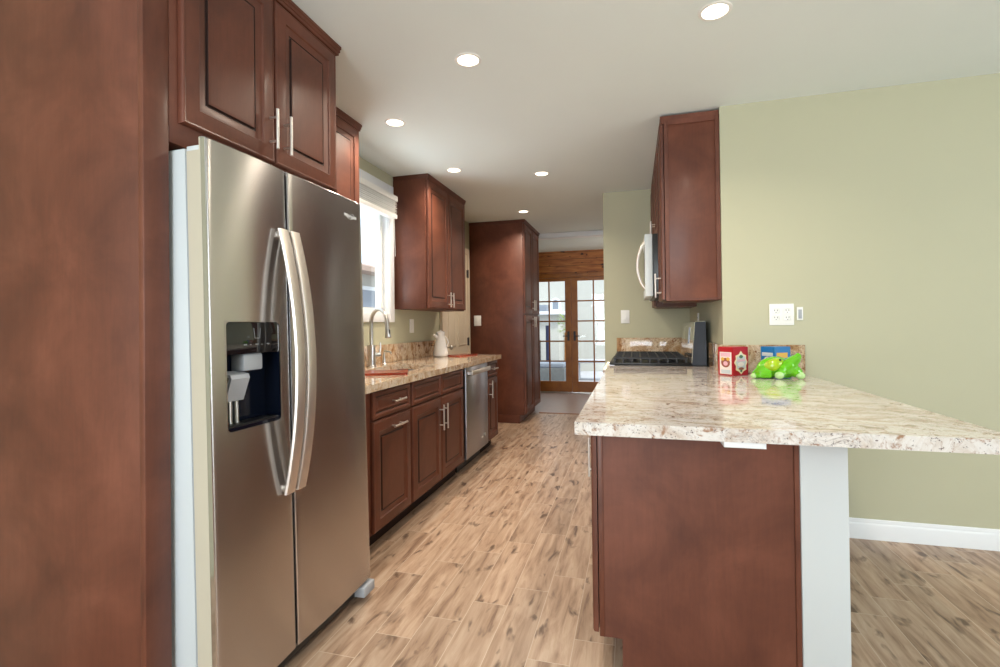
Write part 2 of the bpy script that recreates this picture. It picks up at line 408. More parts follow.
# kitchen window
w1 = new()
cx0, cx1 = XL, XL + 0.018
for a in ((WY0 - 0.076, WY0, WZ0 - 0.070, WZ1 + 0.088), (WY1, WY1 + 0.076, WZ0 - 0.070, WZ1 + 0.088)): box(w1, cx0, cx1, a[0], a[1], a[2], a[3], 0.004, 2)
for a in ((WZ0 - 0.070, WZ0), (WZ1, WZ1 + 0.088)): box(w1, cx0, cx1 - 0.001, WY0, WY1, a[0], a[1], 0.004, 2)
win = struct('window_1', w1, 'white')
bm = new()
for a in ((WY0, WY0 + 0.045), (3.225, 3.265), (WY1 - 0.045, WY1)): box(bm, XL - 0.095, XL - 0.045, a[0], a[1], WZ0, WZ1, 0.004, 1)
for z in (WZ0, WZ1 - 0.045): box(bm, XL - 0.094, XL - 0.046, WY0 + 0.045, WY1 - 0.045, z, z + 0.045)
obj('sash', bm, 'plastic', win)
obj('pane', bx(XL - 0.072, XL - 0.068, WY0 + 0.04, WY1 - 0.04, WZ0 + 0.04, WZ1 - 0.04), 'glass', win)
bm = new()
for a in ((WY0, WY0 + 0.006), (WY1 - 0.006, WY1)): box(bm, XL - 0.045, XL + 0.002, a[0], a[1], WZ0, WZ1)
for z in (WZ0, WZ1 - 0.006): box(bm, XL - 0.045, XL + 0.002, WY0 + 0.006, WY1 - 0.006, z, z + 0.006)
obj('jamb', bm, 'white', win)

bl = thing('window_blind', 'white slatted blind drawn up at the top of the kitchen window', 'blind', (-1.90, 3.23, 2.064))
obj('headrail', bx(-1.925, -1.862, 2.80, 3.655, 2.205, 2.250, bev=0.004), 'plastic', bl)
bm = new()
for k in range(7):
    z = 2.104 + k * 0.0145
    box(bm, -1.922 + 0.003 * (k % 2), -1.868 + 0.004 * (k % 2), 2.81, 3.645, z, z + 0.004, 0.001, 1)
obj('slats', bm, 'plastic', bl)
obj('bottom_rail', bx(-1.922, -1.864, 2.81, 3.648, 2.064, 2.098, bev=0.004), 'plastic', bl)
bm = tube(new(), [(-1.872, 3.60, 2.21), (-1.866, 3.605, 1.75)], 0.0022, 8)
obj('cord', bm, 'plastic', bl)

# cream door on the left wall beyond the counter
bm = new()
d1y0, d1y1 = 4.80, 5.56
box(bm, XL, XL + 0.02, d1y0, d1y1, 0.005, 2.03, 0.003, 1)
dr = struct('door_1', bm, 'cream')
for z0, z1 in ((1.62, 1.92), (0.95, 1.52), (0.16, 0.82)):
    for y0, y1 in ((d1y0 + 0.11, d1y0 + 0.345), (d1y1 - 0.345, d1y1 - 0.11)):
        obj('panel', raised('+x', XL + 0.030, y0, y1, z0, z1, [(0, -0.010), (0.004, -0.002), (0.012, 0.0), (0.018, -0.006), (0.03, -0.006), (0.05, -0.001)]), 'cream', dr)
bm = new()
for a in ((d1y0 - 0.07, d1y0, 0, 2.10), (d1y1, d1y1 + 0.06, 0, 2.10), (d1y0, d1y1, 2.03, 2.10)): box(bm, XL, XL + 0.03, a[0], a[1], a[2], a[3], 0.003, 1)
obj('casing', bm, 'cream', dr)
for z in (0.99, 0.30, 1.80):
    bm = new(); box(bm, XL + 0.02, XL + 0.026, d1y1 - 0.03, d1y1 + 0.004, z - 0.045, z + 0.045, 0.001, 1)
    tube(bm, [(XL + 0.032, d1y1 - 0.004, z - 0.048), (XL + 0.032, d1y1 - 0.004, z + 0.048)], 0.007, 10)
    obj('hinge', bm, 'slot', dr)
bm = new(); tube(bm, [(XL + 0.02, d1y0 + 0.07, 0.95), (XL + 0.06, d1y0 + 0.07, 0.95)], 0.01); ellipsoid(bm, (XL + 0.07, d1y0 + 0.07, 0.95), (0.02, 0.027, 0.027))
obj('doorknob', bm, 'nickel', dr)

# pine wall and French doors at the far end
YF = 8.40
bm = new()
box(bm, -2.065, 0.75, YF, YF + 0.10, 2.03, H)
box(bm, -2.065, -1.87, YF, YF + 0.10, 0, 2.03); box(bm, -0.22, 0.75, YF, YF + 0.10, 0, 2.03)
struct('wall_far', bm, 'pine_plank')
bm = new()
for a in ((-1.87, -1.80), (-0.28, -0.21)): box(bm, a[0], a[1], YF - 0.02, YF + 0.1, 0, 2.03, 0.004, 1)
box(bm, -1.87, -0.21, YF - 0.022, YF + 0.1, 1.985, 2.055, 0.004, 1)
struct('trim_3', bm, 'door_wood')
struct('trim_4', bx(-1.80, -0.28, YF - 0.02, YF + 0.08, 0.0, 0.02, bev=0.003), 'nickel')
def french(n, x0, x1, handle_x):
    bm = new(); s = 0.105; zb, zt, b0, t0 = 0.022, 1.983, 0.20, 1.925
    y0, y1 = YF, YF + 0.045
    box(bm, x0, x0 + s, y0, y1, zb, zt, 0.003, 1); box(bm, x1 - s, x1, y0, y1, zb, zt, 0.003, 1)
    box(bm, x0 + s, x1 - s, y0 + .001, y1 - .001, zb, b0, 0.003, 1); box(bm, x0 + s, x1 - s, y0 + .001, y1 - .001, t0, zt, 0.003, 1)
    d = struct('door_%d' % n, bm, 'door_wood')
    bm = new(); xm = (x0 + x1) / 2; box(bm, xm - 0.012, xm + 0.012, y0 + 0.008, y1 - 0.008, b0, t0, 0.002, 1)
    ph = (t0 - b0) / 5
    for k in range(1, 5): box(bm, x0 + s, x1 - s, y0 + 0.009, y1 - 0.009, b0 + ph * k - 0.012, b0 + ph * k + 0.012, 0.002, 1)
    obj('muntins', bm, 'door_wood', d)
    for k in range(5):
        for xa, xb in ((x0 + s, xm - 0.010), (xm + 0.010, x1 - s)):
            obj('pane', bx(xa, xb, y0 + 0.020, y0 + 0.024, b0 + ph * k + 0.01, b0 + ph * (k + 1) - 0.01), 'glass', d)
    bm = new(); tube(bm, [(handle_x, y0, 0.98), (handle_x, y0 - 0.045, 0.98), (handle_x + (0.09 if n == 3 else -0.09), y0 - 0.048, 0.98)], 0.008)
    box(bm, handle_x - 0.018, handle_x + 0.018, y0 - 0.006, y0, 0.90, 1.06, 0.003, 1)
    obj('handle', bm, 'slot', d)
french(2, -1.80, -1.033, -1.085); french(3, -1.030, -0.28, -0.98)

# ------------------------------------------------------------------ refrigerator enclosure
ep = thing('end_panel', 'full-height brown panel at the near side of the refrigerator', 'panel', (-1.615, 1.06, 0))
obj('side_panel', bx(-1.945, -1.292, 1.026, 1.044, 0, H, bev=0.0015), 'cab', ep)
obj('front_stile', bx(-1.305, -1.285, 1.025, 1.102, 0, H, bev=0.002), 'cab', ep)
obj('inner_panel', bx(-1.945, -1.305, 1.086, 1.102, 0, H), 'cab', ep)

def cabinet(name, label, cat, bounds, group=None):
    x0, x1, y0, y1, z0, z1 = bounds
    return thing(name, label, cat, ((x0 + x1) / 2, (y0 + y1) / 2, z0), group)
UP = 'brown wall cabinets'
c = cabinet('upper_cabinet', 'deep brown two-door cabinet above the refrigerator', 'cabinet', (-1.945, -1.287, 1.104, 1.930, 1.722, H), UP)
bm = bx(-1.943, -1.287, 1.104, 1.930, 1.722, 2.405, bev=0.0015)
obj('box', bm, 'cab', c)
obj('crown_molding', crown(-1.943, -1.266, 1.104, 1.915, 2.400, H - .001, 0.012, ('x1', 'y1')), 'cab', c)
for (a0, a1, hy) in ((1.131, 1.513, 1.487), (1.518, 1.903, 1.560)):
    d = obj('door', raised('+x', -1.265, a0, a1, 1.786, 2.398), 'cab', c)
    bar_handle('+x', -1.265, hy, 1.900, 0.145, True, d)
c = cabinet('upper_cabinet', 'brown wall cabinet beside the window, half hidden behind the refrigerator', 'cabinet', (-1.945, -1.652, 1.96, 2.715, 1.325, H), UP)
obj('box', bx(-1.943, -1.652, 1.96, 2.715, 1.325, 2.405, bev=0.0015), 'cab', c)
obj('crown_molding', crown(-1.943, -1.634, 1.96, 2.700, 2.400, H - .001, 0.012, ('x1', 'y1')), 'cab', c)
for (a0, a1, hy) in ((1.975, 2.325, 2.295), (2.33, 2.690, 2.36)):
    d = obj('door', raised('+x', -1.630, a0, a1, 1.34, 2.398), 'cab', c)
    bar_handle('+x', -1.630, hy, 1.46, 0.15, True, d)
c = cabinet('upper_cabinet', 'brown two-door wall cabinet right of the window, over the white jug', 'cabinet', (-1.945, -1.652, 3.725, 4.665, 1.325, H), UP)
obj('box', bx(-1.943, -1.652, 3.725, 4.665, 1.325, 2.405, bev=0.0015), 'cab', c)
obj('crown_molding', crown(-1.943, -1.634, 3.735, 4.655, 2.400, H - .001, 0.012, ('x1', 'y1', 'y0')), 'cab', c)
for (a0, a1, hy) in ((3.737, 4.192, 4.160), (4.198, 4.653, 4.230)):
    d = obj('door', raised('+x', -1.630, a0, a1, 1.335, 2.398), 'cab', c)
    bar_handle('+x', -1.630, hy, 1.415, 0.135, True, d)

# ------------------------------------------------------------------ refrigerator
fr = thing('refrigerator', 'stainless steel side-by-side refrigerator with two curved handles', 'refrigerator', (-1.50, 1.52, 0))
FY0, FY1, SEAM = 1.110, 1.936, 1.447
FX = -1.128
obj('body', bx(-1.86, -1.210, FY0 + 0.006, FY1 - 0.006, 0.035, 1.690, bev=0.006), 'fridge_side', fr, label='pale grey painted steel body')
bm = new()
for a in ((FY0 + 0.008, SEAM - 0.006), (SEAM + 0.006, FY1 - 0.008)): box(bm, -1.210, -1.199, a[0], a[1], 0.075, 1.670)
obj('gasket', bm, 'gasket', fr)
def fridge_door(y0, y1, z0, z1, hole=None):
    """convex door front with rounded vertical edges; optional rectangular hole"""
    X0, X1 = -1.152, FX; r = 0.010; bul = 0.006
    ys = [y0 + r * (1 - math.cos(t * math.pi / 12)) for t in range(0, 7)]
    xs = [-r + r * math.sin(t * math.pi / 12) for t in range(0, 7)]
    left = list(zip(ys, xs)); right = [(y0 + y1 - a, b) for a, b in left[::-1]]
    inner = [y0 + r + (y1 - y0 - 2 * r) * k / 24 for k in range(1, 24)]
    if hole: inner = sorted([v for v in inner if min(abs(v - hole[0]), abs(v - hole[1])) > 0.006] + [hole[0], hole[1]])
    sec = left + [(v, 0.0) for v in inner] + right
    mid, half = (y0 + y1) / 2, (y1 - y0) / 2
    sec = [(a, X1 + b - bul * ((a - mid) / half) ** 2) for a, b in sec]
    zs = [z0, z0 + 0.004, z1 - 0.004, z1]; off = [0.004, 0, 0, 0.004]
    if hole: zs = [z0, z0 + 0.004, hole[2], hole[3], z1 - 0.004, z1]; off = [0.004, 0, 0, 0, 0, 0.004]
    bm = new(); rows = []
    for z, o in zip(zs, off):
        rows.append([bm.verts.new((x - o, y, z)) for y, x in sec] + [bm.verts.new((X0, y1, z)), bm.verts.new((X0, y0, z))])
    n = len(rows[0])
    for i in range(len(rows) - 1):
        for k in range(n):
            k2 = (k + 1) % n
            if hole and i == 2 and k < k2 < len(sec) and sec[k][0] >= hole[0] - 1e-6 and sec[k2][0] <= hole[1] + 1e-6: continue
            if hole and i == 2 and k == len(sec): continue
            bm.faces.new((rows[i][k], rows[i][k2], rows[i + 1][k2], rows[i + 1][k]))
    bm.faces.new(rows[0][::-1]); bm.faces.new(rows[-1])
    return bm
HY0, HY1, HZ0, HZ1 = 1.166, 1.392, 0.856, 1.186
dl = obj('door', fridge_door(FY0, SEAM - 0.003, 0.062, 1.713, (HY0, HY1, HZ0, HZ1)), 'steel', fr, smooth=40)
d2 = obj('door', fridge_door(SEAM + 0.003, FY1, 0.062, 1.713), 'steel', fr, smooth=40)
for pr_, a0, a1 in ((dl, FY0, SEAM - 0.003), (d2, SEAM + 0.003, FY1)):
    obj('edge_trim', bx(FX - 0.018, FX - 0.0035, a0 - 0.0012, a0 + 0.002, 0.066, 1.709, bev=0.0006, seg=1), 'chrome', pr_)
for pr_, a0, a1, hl in ((dl, FY0 + 0.0005, SEAM - 0.0035, 1), (d2, SEAM + 0.0035, FY1 - 0.0005, 0)):
    bm = new(); Xa, Xb = -1.198, -1.153
    if hl:
        box(bm, Xa, Xb, a0, HY0 - 0.005, 0.064, 1.676); box(bm, Xa, Xb, HY1 + 0.005, a1, 0.064, 1.676)
        box(bm, Xa, Xb, HY0 - 0.005, HY1 + 0.005, 0.064, HZ0 - 0.005); box(bm, Xa, Xb, HY0 - 0.005, HY1 + 0.005, HZ1 + 0.005, 1.676)
    else: box(bm, Xa, Xb, a0, a1, 0.064, 1.676)
    obj('door_core', bm, 'door_side', pr_)
    obj('top_cap', bx(Xa, Xb, a0, a1, 1.676, 1.690, bev=0.002), 'fridge_side', pr_)
obj('side_skin', bx(-1.152, FX - 0.019, FY0 - 0.0012, FY0 + 0.001, 0.064, 1.711), 'door_side', dl)
def fridge_handle(y0, y1, door):
    pts = []; z0, z1 = 0.605, 1.500
    N = 28; bm = new(); rows = []
    for k in range(N + 1):
        s = k / N; z = z0 + (z1 - z0) * s
        o = 0.012 + 0.056 * (1 - abs(2 * s - 1) ** 2.0)
        th = 0.016
        x = FX - 0.003
        rows.append([bm.verts.new(v) for v in ((x + o, y0, z), (x + o + th * .42, y0 + 0.002, z), (x + o + th * .5, y0 + 0.006, z), (x + o + th * .5, y1 - 0.006, z), (x + o + th * .42, y1 - 0.002, z), (x + o, y1, z), (x + o - th * .5, y1 - 0.006, z), (x + o - th * .5, y0 + 0.006, z))])
    for a, b in zip(rows, rows[1:]):
        n = len(a)
        for k in range(n): bm.faces.new((a[k], a[(k + 1) % n], b[(k + 1) % n], b[k]))
    bm.faces.new(rows[0][::-1]); bm.faces.new(rows[-1])
    for z in (z0 + 0.006, z1 - 0.030): box(bm, FX - 0.012, FX + 0.016, y0 + 0.008, y1 - 0.008, z, z + 0.024, 0.003, 1)
    obj('handle', bm, 'steel_bar', door, smooth=50, label='long bowed satin steel handle')
fridge_handle(1.383, 1.428, dl); fridge_handle(1.441, 1.486, d2)
# ice and water dispenser in the freezer door
bm = new(); xi = FX - 0.066
box(bm, xi - 0.004, xi, HY0 - 0.004, HY1 + 0.004, HZ0 - 0.004, HZ1 + 0.004)
box(bm, xi, FX - 0.008, HY0 - 0.004, HY0, HZ0, HZ1); box(bm, xi, FX - 0.008, HY1, HY1 + 0.004, HZ0, HZ1)
box(bm, xi, FX - 0.006, HY0, HY1, HZ0 - 0.004, HZ0 + 0.012); box(bm, xi, FX - 0.008, HY0, HY1, HZ1, HZ1 + 0.004)
dp = obj('dispenser_recess', bm, 'recess', dl, label='dark blue glossy water dispenser recess')
obj('control_panel', bx(FX - 0.020, FX - 0.004, HY0, HY1, 1.085, HZ1, bev=0.004), 'black_gloss', dl, label='black touch panel with small white icons')
bm = new()
for a in (1.278, 1.306): tube(bm, [(FX - 0.0036, a, 1.165), (FX - 0.0036, a + (0.004 if a < 1.29 else -0.004), 1.133)], 0.0009, 6)
tube(bm, [(FX - 0.0036, 1.282, 1.133), (FX - 0.0036, 1.302, 1.133)], 0.0009, 6)
for k in range(5): box(bm, FX - 0.0045, FX - 0.0032, 1.236 + k * 0.024, 1.236 + k * 0.024 + (0.012 if k % 2 == 0 else 0.007), 1.112, 1.116 if k % 2 == 0 else 1.114)
obj('icons', bm, 'icon_dim', dl)
obj('ice_chute', bx(xi, FX - 0.014, 1.246, 1.326, 1.032, 1.085, bev=0.006), 'grey_plastic', dl)
bm = new()
for a, b, z0, z1 in ((FX - 0.020, FX - 0.028, 1.000, 1.028), (FX - 0.030, FX - 0.050, 0.945, 1.000)):
    pass
prism(bm, [(FX - 0.012, 1.024), (FX - 0.050, 1.034), (FX - 0.050, 1.030), (FX - 0.018, 1.016), (FX - 0.040, 0.945), (FX - 0.034, 0.943), (FX - 0.008, 1.012)],
      lambda a, b: (a, 1.190, b), lambda a, b: (a, 1.262, b))
obj('lever', bm, 'grey_plastic', dl)
bm = new()
for a in (1.222, 1.248): tube(bm, [(FX - 0.050, a, 0.95), (FX - 0.050, a, 0.872)], 0.008, 12)
obj('water_tube', bm, 'nickel', dl)
obj('drip_tray', bx(xi + 0.004, FX - 0.006, HY0 + 0.01, HY1 - 0.01, HZ0 + 0.012, HZ0 + 0.018, bev=0.002), 'black', dl)
def rrect(y0, y1, z0, z1, r, n=6):
    out = []
    for cy, cz, a0 in ((y1 - r, z1 - r, 0), (y0 + r, z1 - r, 90), (y0 + r, z0 + r, 180), (y1 - r, z0 + r, 270)):
        out += [(cy + r * math.cos(R(a0 + 90 * k / n)), cz + r * math.sin(R(a0 + 90 * k / n))) for k in range(n + 1)]
    return out
bm = new(); A, B = rrect(HY0 - 0.003, HY1 + 0.003, HZ0 - 0.003, HZ1 + 0.003, 0.004), rrect(HY0 + 0.002, HY1 - 0.002, HZ0 + 0.002, HZ1 - 0.002, 0.013)
lp = [[bm.verts.new((x, p[0], p[1])) for p in q] for q, x in ((A, FX - 0.004), (A, FX - 0.0022), (B, FX - 0.0022), (B, FX - 0.004))]
for i in range(4):
    P, Q = lp[i], lp[(i + 1) % 4]
    for k in range(len(P)): bm.faces.new((P[k], P[(k + 1) % len(P)], Q[(k + 1) % len(P)], Q[k]))
obj('bezel', bm, 'steel', dl)
# maker's logo on the right door
def text(body, size, m, matrix, parent, name, ext=0.0006):
    cu = bpy.data.curves.new(name, 'FONT'); cu.body = body; cu.size = size; cu.extrude = ext; cu.align_x = 'LEFT'
    t = bpy.data.objects.new(name, cu); COL.objects.link(t); bpy.context.view_layer.update()
    me = bpy.data.meshes.new_from_object(t.evaluated_get(bpy.context.evaluated_depsgraph_get())); bpy.data.objects.remove(t)
    bm = new(); bm.from_mesh(me); bmesh.ops.transform(bm, matrix=matrix, verts=bm.verts)
    return obj(name, bm, m, parent, smooth=0)
mt = Matrix(((0, 0, 1, FX - 0.0006), (1, 0, 0, 1.793), (0, 1, 0, 1.630), (0, 0, 0, 1)))
lg = text('Whirlpool', 0.022, 'icon', mt, d2, 'logo')
pts = [Vector((FX - 0.0006, 1.842 + 0.026 * math.cos(t), 1.637 + 0.012 * math.sin(t) + 0.004 * math.cos(t))) for t in [R(150 + 14 * k) for k in range(21)]]
obj('logo_ring', tube(new(), pts, 0.0011, 6), 'icon', d2)
obj('kick_grille', bx(-1.24, -1.165, FY0 + 0.01, FY1 - 0.01, 0.012, 0.055, bev=0.003), 'black', fr)
bm = new(); box(bm, -1.215, -1.118, FY1 - 0.085, FY1 + 0.004, 0.010, 0.052, 0.006, 2); box(bm, -1.19, -1.15, FY1 - 0.06, FY1 - 0.02, 0.0, 0.02)
obj('foot', bm, 'grey_plastic', fr, label='grey plastic roller foot cover')
obj('foot', bx(-1.215, -1.130, FY0 + 0.004, FY0 + 0.085, 0.0, 0.052, bev=0.006), 'grey_plastic', fr)
for a in (FY0 + 0.05, FY1 - 0.09): obj('roller', bx(-1.84, -1.80, a, a + 0.04, 0.0, 0.04, bev=0.008), 'black', fr)
fr.rotation_euler = (0, R(-1.15), 0); fr.location.x += 0.0; fr.location.z = 0.008

# ------------------------------------------------------------------ left base run
BX, DX = -1.325, -1.303       # box front, door front
TOE = -1.385
BASE = 'brown base cabinets'
def base_box(y0, y1, parent, back=-1.93, face=BX, toe=TOE, s=1):
    bm = new(); a, b = sorted((back, face)); q = 0.018
    box(bm, a, b, y0, y0 + q, 0.095, 0.849, 0.0012, 1); box(bm, a, b, y1 - q, y1, 0.095, 0.849, 0.0012, 1); box(bm, a, b, y0 + q, y1 - q, 0.095, 0.113); box(bm, a, a + 0.01, y0 + q, y1 - q, 0.113, 0.849)
    box(bm, b - q, b, y0 + q, y1 - q, 0.113, 0.849)
    obj('box', bm, 'cab', parent)
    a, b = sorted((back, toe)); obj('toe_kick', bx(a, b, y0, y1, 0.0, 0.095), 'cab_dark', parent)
c = cabinet('base_cabinet', 'brown base cabinet with one drawer, next to the refrigerator', 'cabinet', (-1.93, BX, 1.975, 2.712, 0, .85), BASE)
base_box(1.975, 2.712, c)
d = obj('drawer', raised('+x', DX, 2.262, 2.700, 0.695, 0.838, DRAWP), 'cab', c); bar_handle('+x', DX, 2.51, 0.768, 0.135, False, d)
d = obj('door', raised('+x', DX, 2.262, 2.700, 0.108, 0.683), 'cab', c); bar_handle('+x', DX, 2.51, 0.630, 0.155, False, d)
c = cabinet('base_cabinet', 'brown sink base cabinet with paired doors under the sink', 'cabinet', (-1.93, BX, 2.714, 3.668, 0, .85), BASE)
base_box(2.714, 3.655, c)
for a0, a1, hy in ((2.728, 3.180, 3.150), (3.188, 3.640, 3.222)):
    obj('false_drawer_front', raised('+x', DX, a0, a1, 0.695, 0.838, DRAWP), 'cab', c)
    d = obj('door', raised('+x', DX, a0, a1, 0.108, 0.683), 'cab', c); bar_handle('+x', DX, hy, 0.548, 0.175, True, d)
c = cabinet('base_cabinet', 'narrow brown base cabinet past the dishwasher at the counter end', 'cabinet', (-1.93, BX, 4.300, 4.655, 0, .85), BASE)
base_box(4.302, 4.655, c)
d = obj('drawer', raised('+x', DX, 4.315, 4.640, 0.695, 0.838, DRAWP), 'cab', c); bar_handle('+x', DX, 4.478, 0.768, 0.135, False, d)
d = obj('door', raised('+x', DX, 4.315, 4.640, 0.108, 0.683), 'cab', c); bar_handle('+x', DX, 4.355, 0.585, 0.16, True, d)
# dishwasher
dw = thing('dishwasher', 'stainless steel dishwasher under the left counter', 'dishwasher', (-1.62, 3.98, 0))
obj('tub', bx(-1.93, -1.335, 3.690, 4.296, 0.10, 0.846), 'black', dw)
dd = obj('door', bx(-1.335, -1.300, 3.694, 4.292, 0.105, 0.840, bev=0.004), 'steel_dw', dw)
bm = new(); box(bm, -1.272, -1.258, 3.735, 4.252, 0.775, 0.812, 0.005, 2)
for a in (3.735, 4.234): box(bm, -1.301, -1.262, a, a + 0.018, 0.780, 0.807, 0.003, 1)
obj('handle', bm, 'steel_bar', dd)
bm = new(); tube(bm, [(-1.3005, 4.195, 0.205), (-1.2985, 4.195, 0.205)], 0.017, 20); obj('badge', bm, 'icon', dd)
obj('logo_plate', bx(-1.3005, -1.299, 4.085, 4.135, 0.192, 0.205, bev=0.0004, seg=1), 'icon', dd)
obj('kick_plate', bx(-1.93, -1.385, 3.690, 4.296, 0.0, 0.10), 'black', dw)

# counter with the sink cut-out
CT, CB = 0.888, 0.849
def slab(xs, ys, skip, z0, z1):
    bm = new(); V = {}
    def vert(i, j): 
        if (i, j) not in V: V[(i, j)] = bm.verts.new((xs[i], ys[j], z1))
        return V[(i, j)]
    fs = [bm.faces.new((vert(i, j), vert(i + 1, j), vert(i + 1, j + 1), vert(i, j + 1))) for i in range(len(xs) - 1) for j in range(len(ys) - 1) if (i, j) not in skip]
    r = bmesh.ops.extrude_face_region(bm, geom=fs)
    for e in r['geom']:
        if isinstance(e, bmesh.types.BMVert): e.co.z = z0
    return bm
def ease(bm, off, z):
    es = [e for e in bm.edges if len(e.link_faces) == 2 and e.calc_face_angle(0) > 1.2]
    bmesh.ops.bevel(bm, geom=es, offset=off, segments=2, affect='EDGES', profile=0.5); return bm
SX0, SX1, SY0, SYM, SY1 = -1.765, -1.425, 2.745, 3.03, 3.45
bm = ease(slab([XL, SX0, SX1, -1.275], [1.965, SY0, SY1, 4.680], {(1, 1)}, CB, CT), 0.004, CT)
tag(obj('countertop', bm, 'granite_warm', None), 'speckled beige granite counter along the left wall around the sink', 'countertop')
bm = bx(XL, XL + 0.020, 1.965, 4.61, CT + 0.0005, 1.036, bev=0.002)
tag(obj('backsplash', bm, 'granite_splash'), 'low brown granite backsplash under the kitchen window', 'backsplash')
sk = thing('sink', 'stainless steel double-bowl sink set into the left counter', 'sink', (-1.595, 2.93, 0.66))
def bowl(y0, y1, dz):
    bm = new(); x0, x1 = SX0 - 0.004, SX1 + 0.004
    P = [(0.0, CB - 0.001), (0.010, CB - 0.02), (0.018, CB - dz + 0.03), (0.035, CB - dz + 0.006), (0.06, CB - dz)]
    rings = [[bm.verts.new((x, y, z)) for x, y in ((x0 + i, y0 + i), (x1 - i, y0 + i), (x1 - i, y1 - i), (x0 + i, y1 - i))] for i, z in P]
    for A, B in zip(rings, rings[1:]):
        for k in range(4): bm.faces.new((A[k], A[(k + 1) % 4], B[(k + 1) % 4], B[k]))
    bm.faces.new(rings[-1]); return bm
for y0, y1 in ((SY0 - 0.004, SYM - 0.012), (SYM + 0.012, SY1 + 0.004)):
    b = obj('bowl', bowl(y0, y1, 0.19), 'sink', sk, smooth=50)
    bm = new(); lathe(bm, [(0, 0.001), (0.028, 0.001), (0.032, 0.004), (0.042, 0.004), (0.044, 0.0), (0, 0.0)], (-1.595, (y0 + y1) / 2, CB - 0.19), 24)
    obj('drain', bm, 'chrome', b)
obj('divider', bx(SX0, SX1, SYM - 0.012, SYM + 0.012, CB - 0.03, CB + 0.004, bev=0.004), 'nickel', sk)

fa = thing('faucet', 'brushed nickel gooseneck faucet with pull-down spray head', 'faucet', (-1.857, 3.20, CT))
F0 = Vector((-1.857, 3.20, CT)); D = Vector((0.894, -0.447, 0)); Z = Vector((0, 0, 1))
bm = lathe(new(), [(0, 0), (0.036, 0), (0.036, 0.006), (0.030, 0.010), (0.029, 0.145), (0.032, 0.148), (0.032, 0.156), (0.018, 0.160), (0, 0.160)], F0, 28); obj('base_column', bm, 'nickel', fa)
pts = [F0 + Z * 0.155, F0 + Z * 0.24, F0 + Z * 0.30]
for k in range(1, 17):
    t = math.pi * k / 17; pts.append(F0 + Z * (0.318 + 0.100 * math.sin(t)) + D * (0.098 - 0.098 * math.cos(t)))
pts.append(F0 + D * 0.199 + Z * 0.300)
obj('neck', tube(new(), pts, 0.0145, 16), 'nickel', fa, smooth=60)
e = pts[-1]; dn = (Vector((0.10, -0.05, -1))).normalized()
bm = tube(new(), [e + dn * -0.005, e + dn * 0.02, e + dn * 0.05, e + dn * 0.082, e + dn * 0.088], [0.014, 0.016, 0.019, 0.023, 0.021], 18); sh = obj('spray_head', bm, 'nickel', fa)
bm = new(); q = e + dn * 0.045; box(bm, q.x + 0.012, q.x + 0.022, q.y - 0.012, q.y + 0.002, q.z - 0.02, q.z + 0.016, 0.003, 1); obj('spray_button', bm, 'slot', sh)
s = Vector((0.60, 0.80, 0))
bm = tube(new(), [F0 + Z * 0.085 + s * 0.02, F0 + Z * 0.085 + s * 0.068], 0.0165, 16); tube(bm, [F0 + Z * 0.09 + s * 0.062, F0 + Z * 0.135 + s * 0.072, F0 + Z * 0.175 + s * 0.07], [0.007, 0.006, 0.006], 10)
obj('lever', bm, 'nickel', fa)
sp = thing('soap_dispenser', 'small nickel soap pump beside the faucet', 'soap dispenser', (-1.842, 3.36, CT))
S0 = (-1.842, 3.36, CT)
obj('collar', lathe(new(), [(0, 0), (0.019, 0), (0.019, 0.008), (0.013, 0.014), (0.011, 0.05), (0, 0.05)], S0, 20), 'nickel', sp)
obj('pump_head', tube(new(), [(-1.842, 3.36, CT + 0.048), (-1.842, 3.36, CT + 0.095), (-1.835, 3.355, CT + 0.105), (-1.775, 3.335, CT + 0.100), (-1.765, 3.331, CT + 0.085)], [0.009, 0.008, 0.008, 0.006, 0.005], 12), 'nickel', sp)

# ------------------------------------------------------------------ small things on the left counter
jg = thing('jug', 'white ceramic jug with spout and handle on the left counter', 'jug', (-1.775, 4.33, CT))
J = (-1.775, 4.33, CT)
bm = lathe(new(), [(0, 0.0), (0.055, 0.0), (0.068, 0.006), (0.072, 0.02), (0.069, 0.05), (0.056, 0.11), (0.044, 0.165), (0.038, 0.19), (0.037, 0.205), (0.041, 0.222), (0.042, 0.228), (0.038, 0.228), (0.034, 0.205), (0, 0.20)], J, 36)
obj('body', bm, 'glaze', jg, smooth=60)
Jv = Vector(J); sd = Vector((-0.75, -0.66, 0))
obj('spout', tube(new(), [Jv + sd * 0.030 + Z * 0.185, Jv + sd * 0.052 + Z * 0.200, Jv + sd * 0.072 + Z * 0.213], [0.018, 0.013, 0.007], 14), 'glaze', jg, smooth=60)
pts = [Jv - sd * (0.036 + 0.040 * math.sin(t)) + Z * (0.198 - 0.13 * (t / math.pi)) for t in [math.pi * k / 12 for k in range(13)]]
obj('handle', tube(new(), pts, 0.006, 10), 'glaze', jg, smooth=60)
bm = lathe(new(), [(0, 0.228), (0.039, 0.228), (0.040, 0.232), (0.030, 0.240), (0.008, 0.246), (0.008, 0.254), (0, 0.256)], J, 28); obj('lid', bm, 'glaze', jg, smooth=60)
def board(name, label, cx, cy, w, l, rot, h):
    t = thing(name, label, 'cutting board', (cx, cy, CT + 0.0004))
    bm = bx(-w / 2, w / 2, -l / 2, l / 2, 0, h, bev=0.003)
    bmesh.ops.transform(bm, matrix=Matrix.Translation((cx, cy, CT + 0.0004)) @ Matrix.Rotation(rot, 4, 'Z'), verts=bm.verts)
    obj('board', bm, 'redmat', t)
    return t
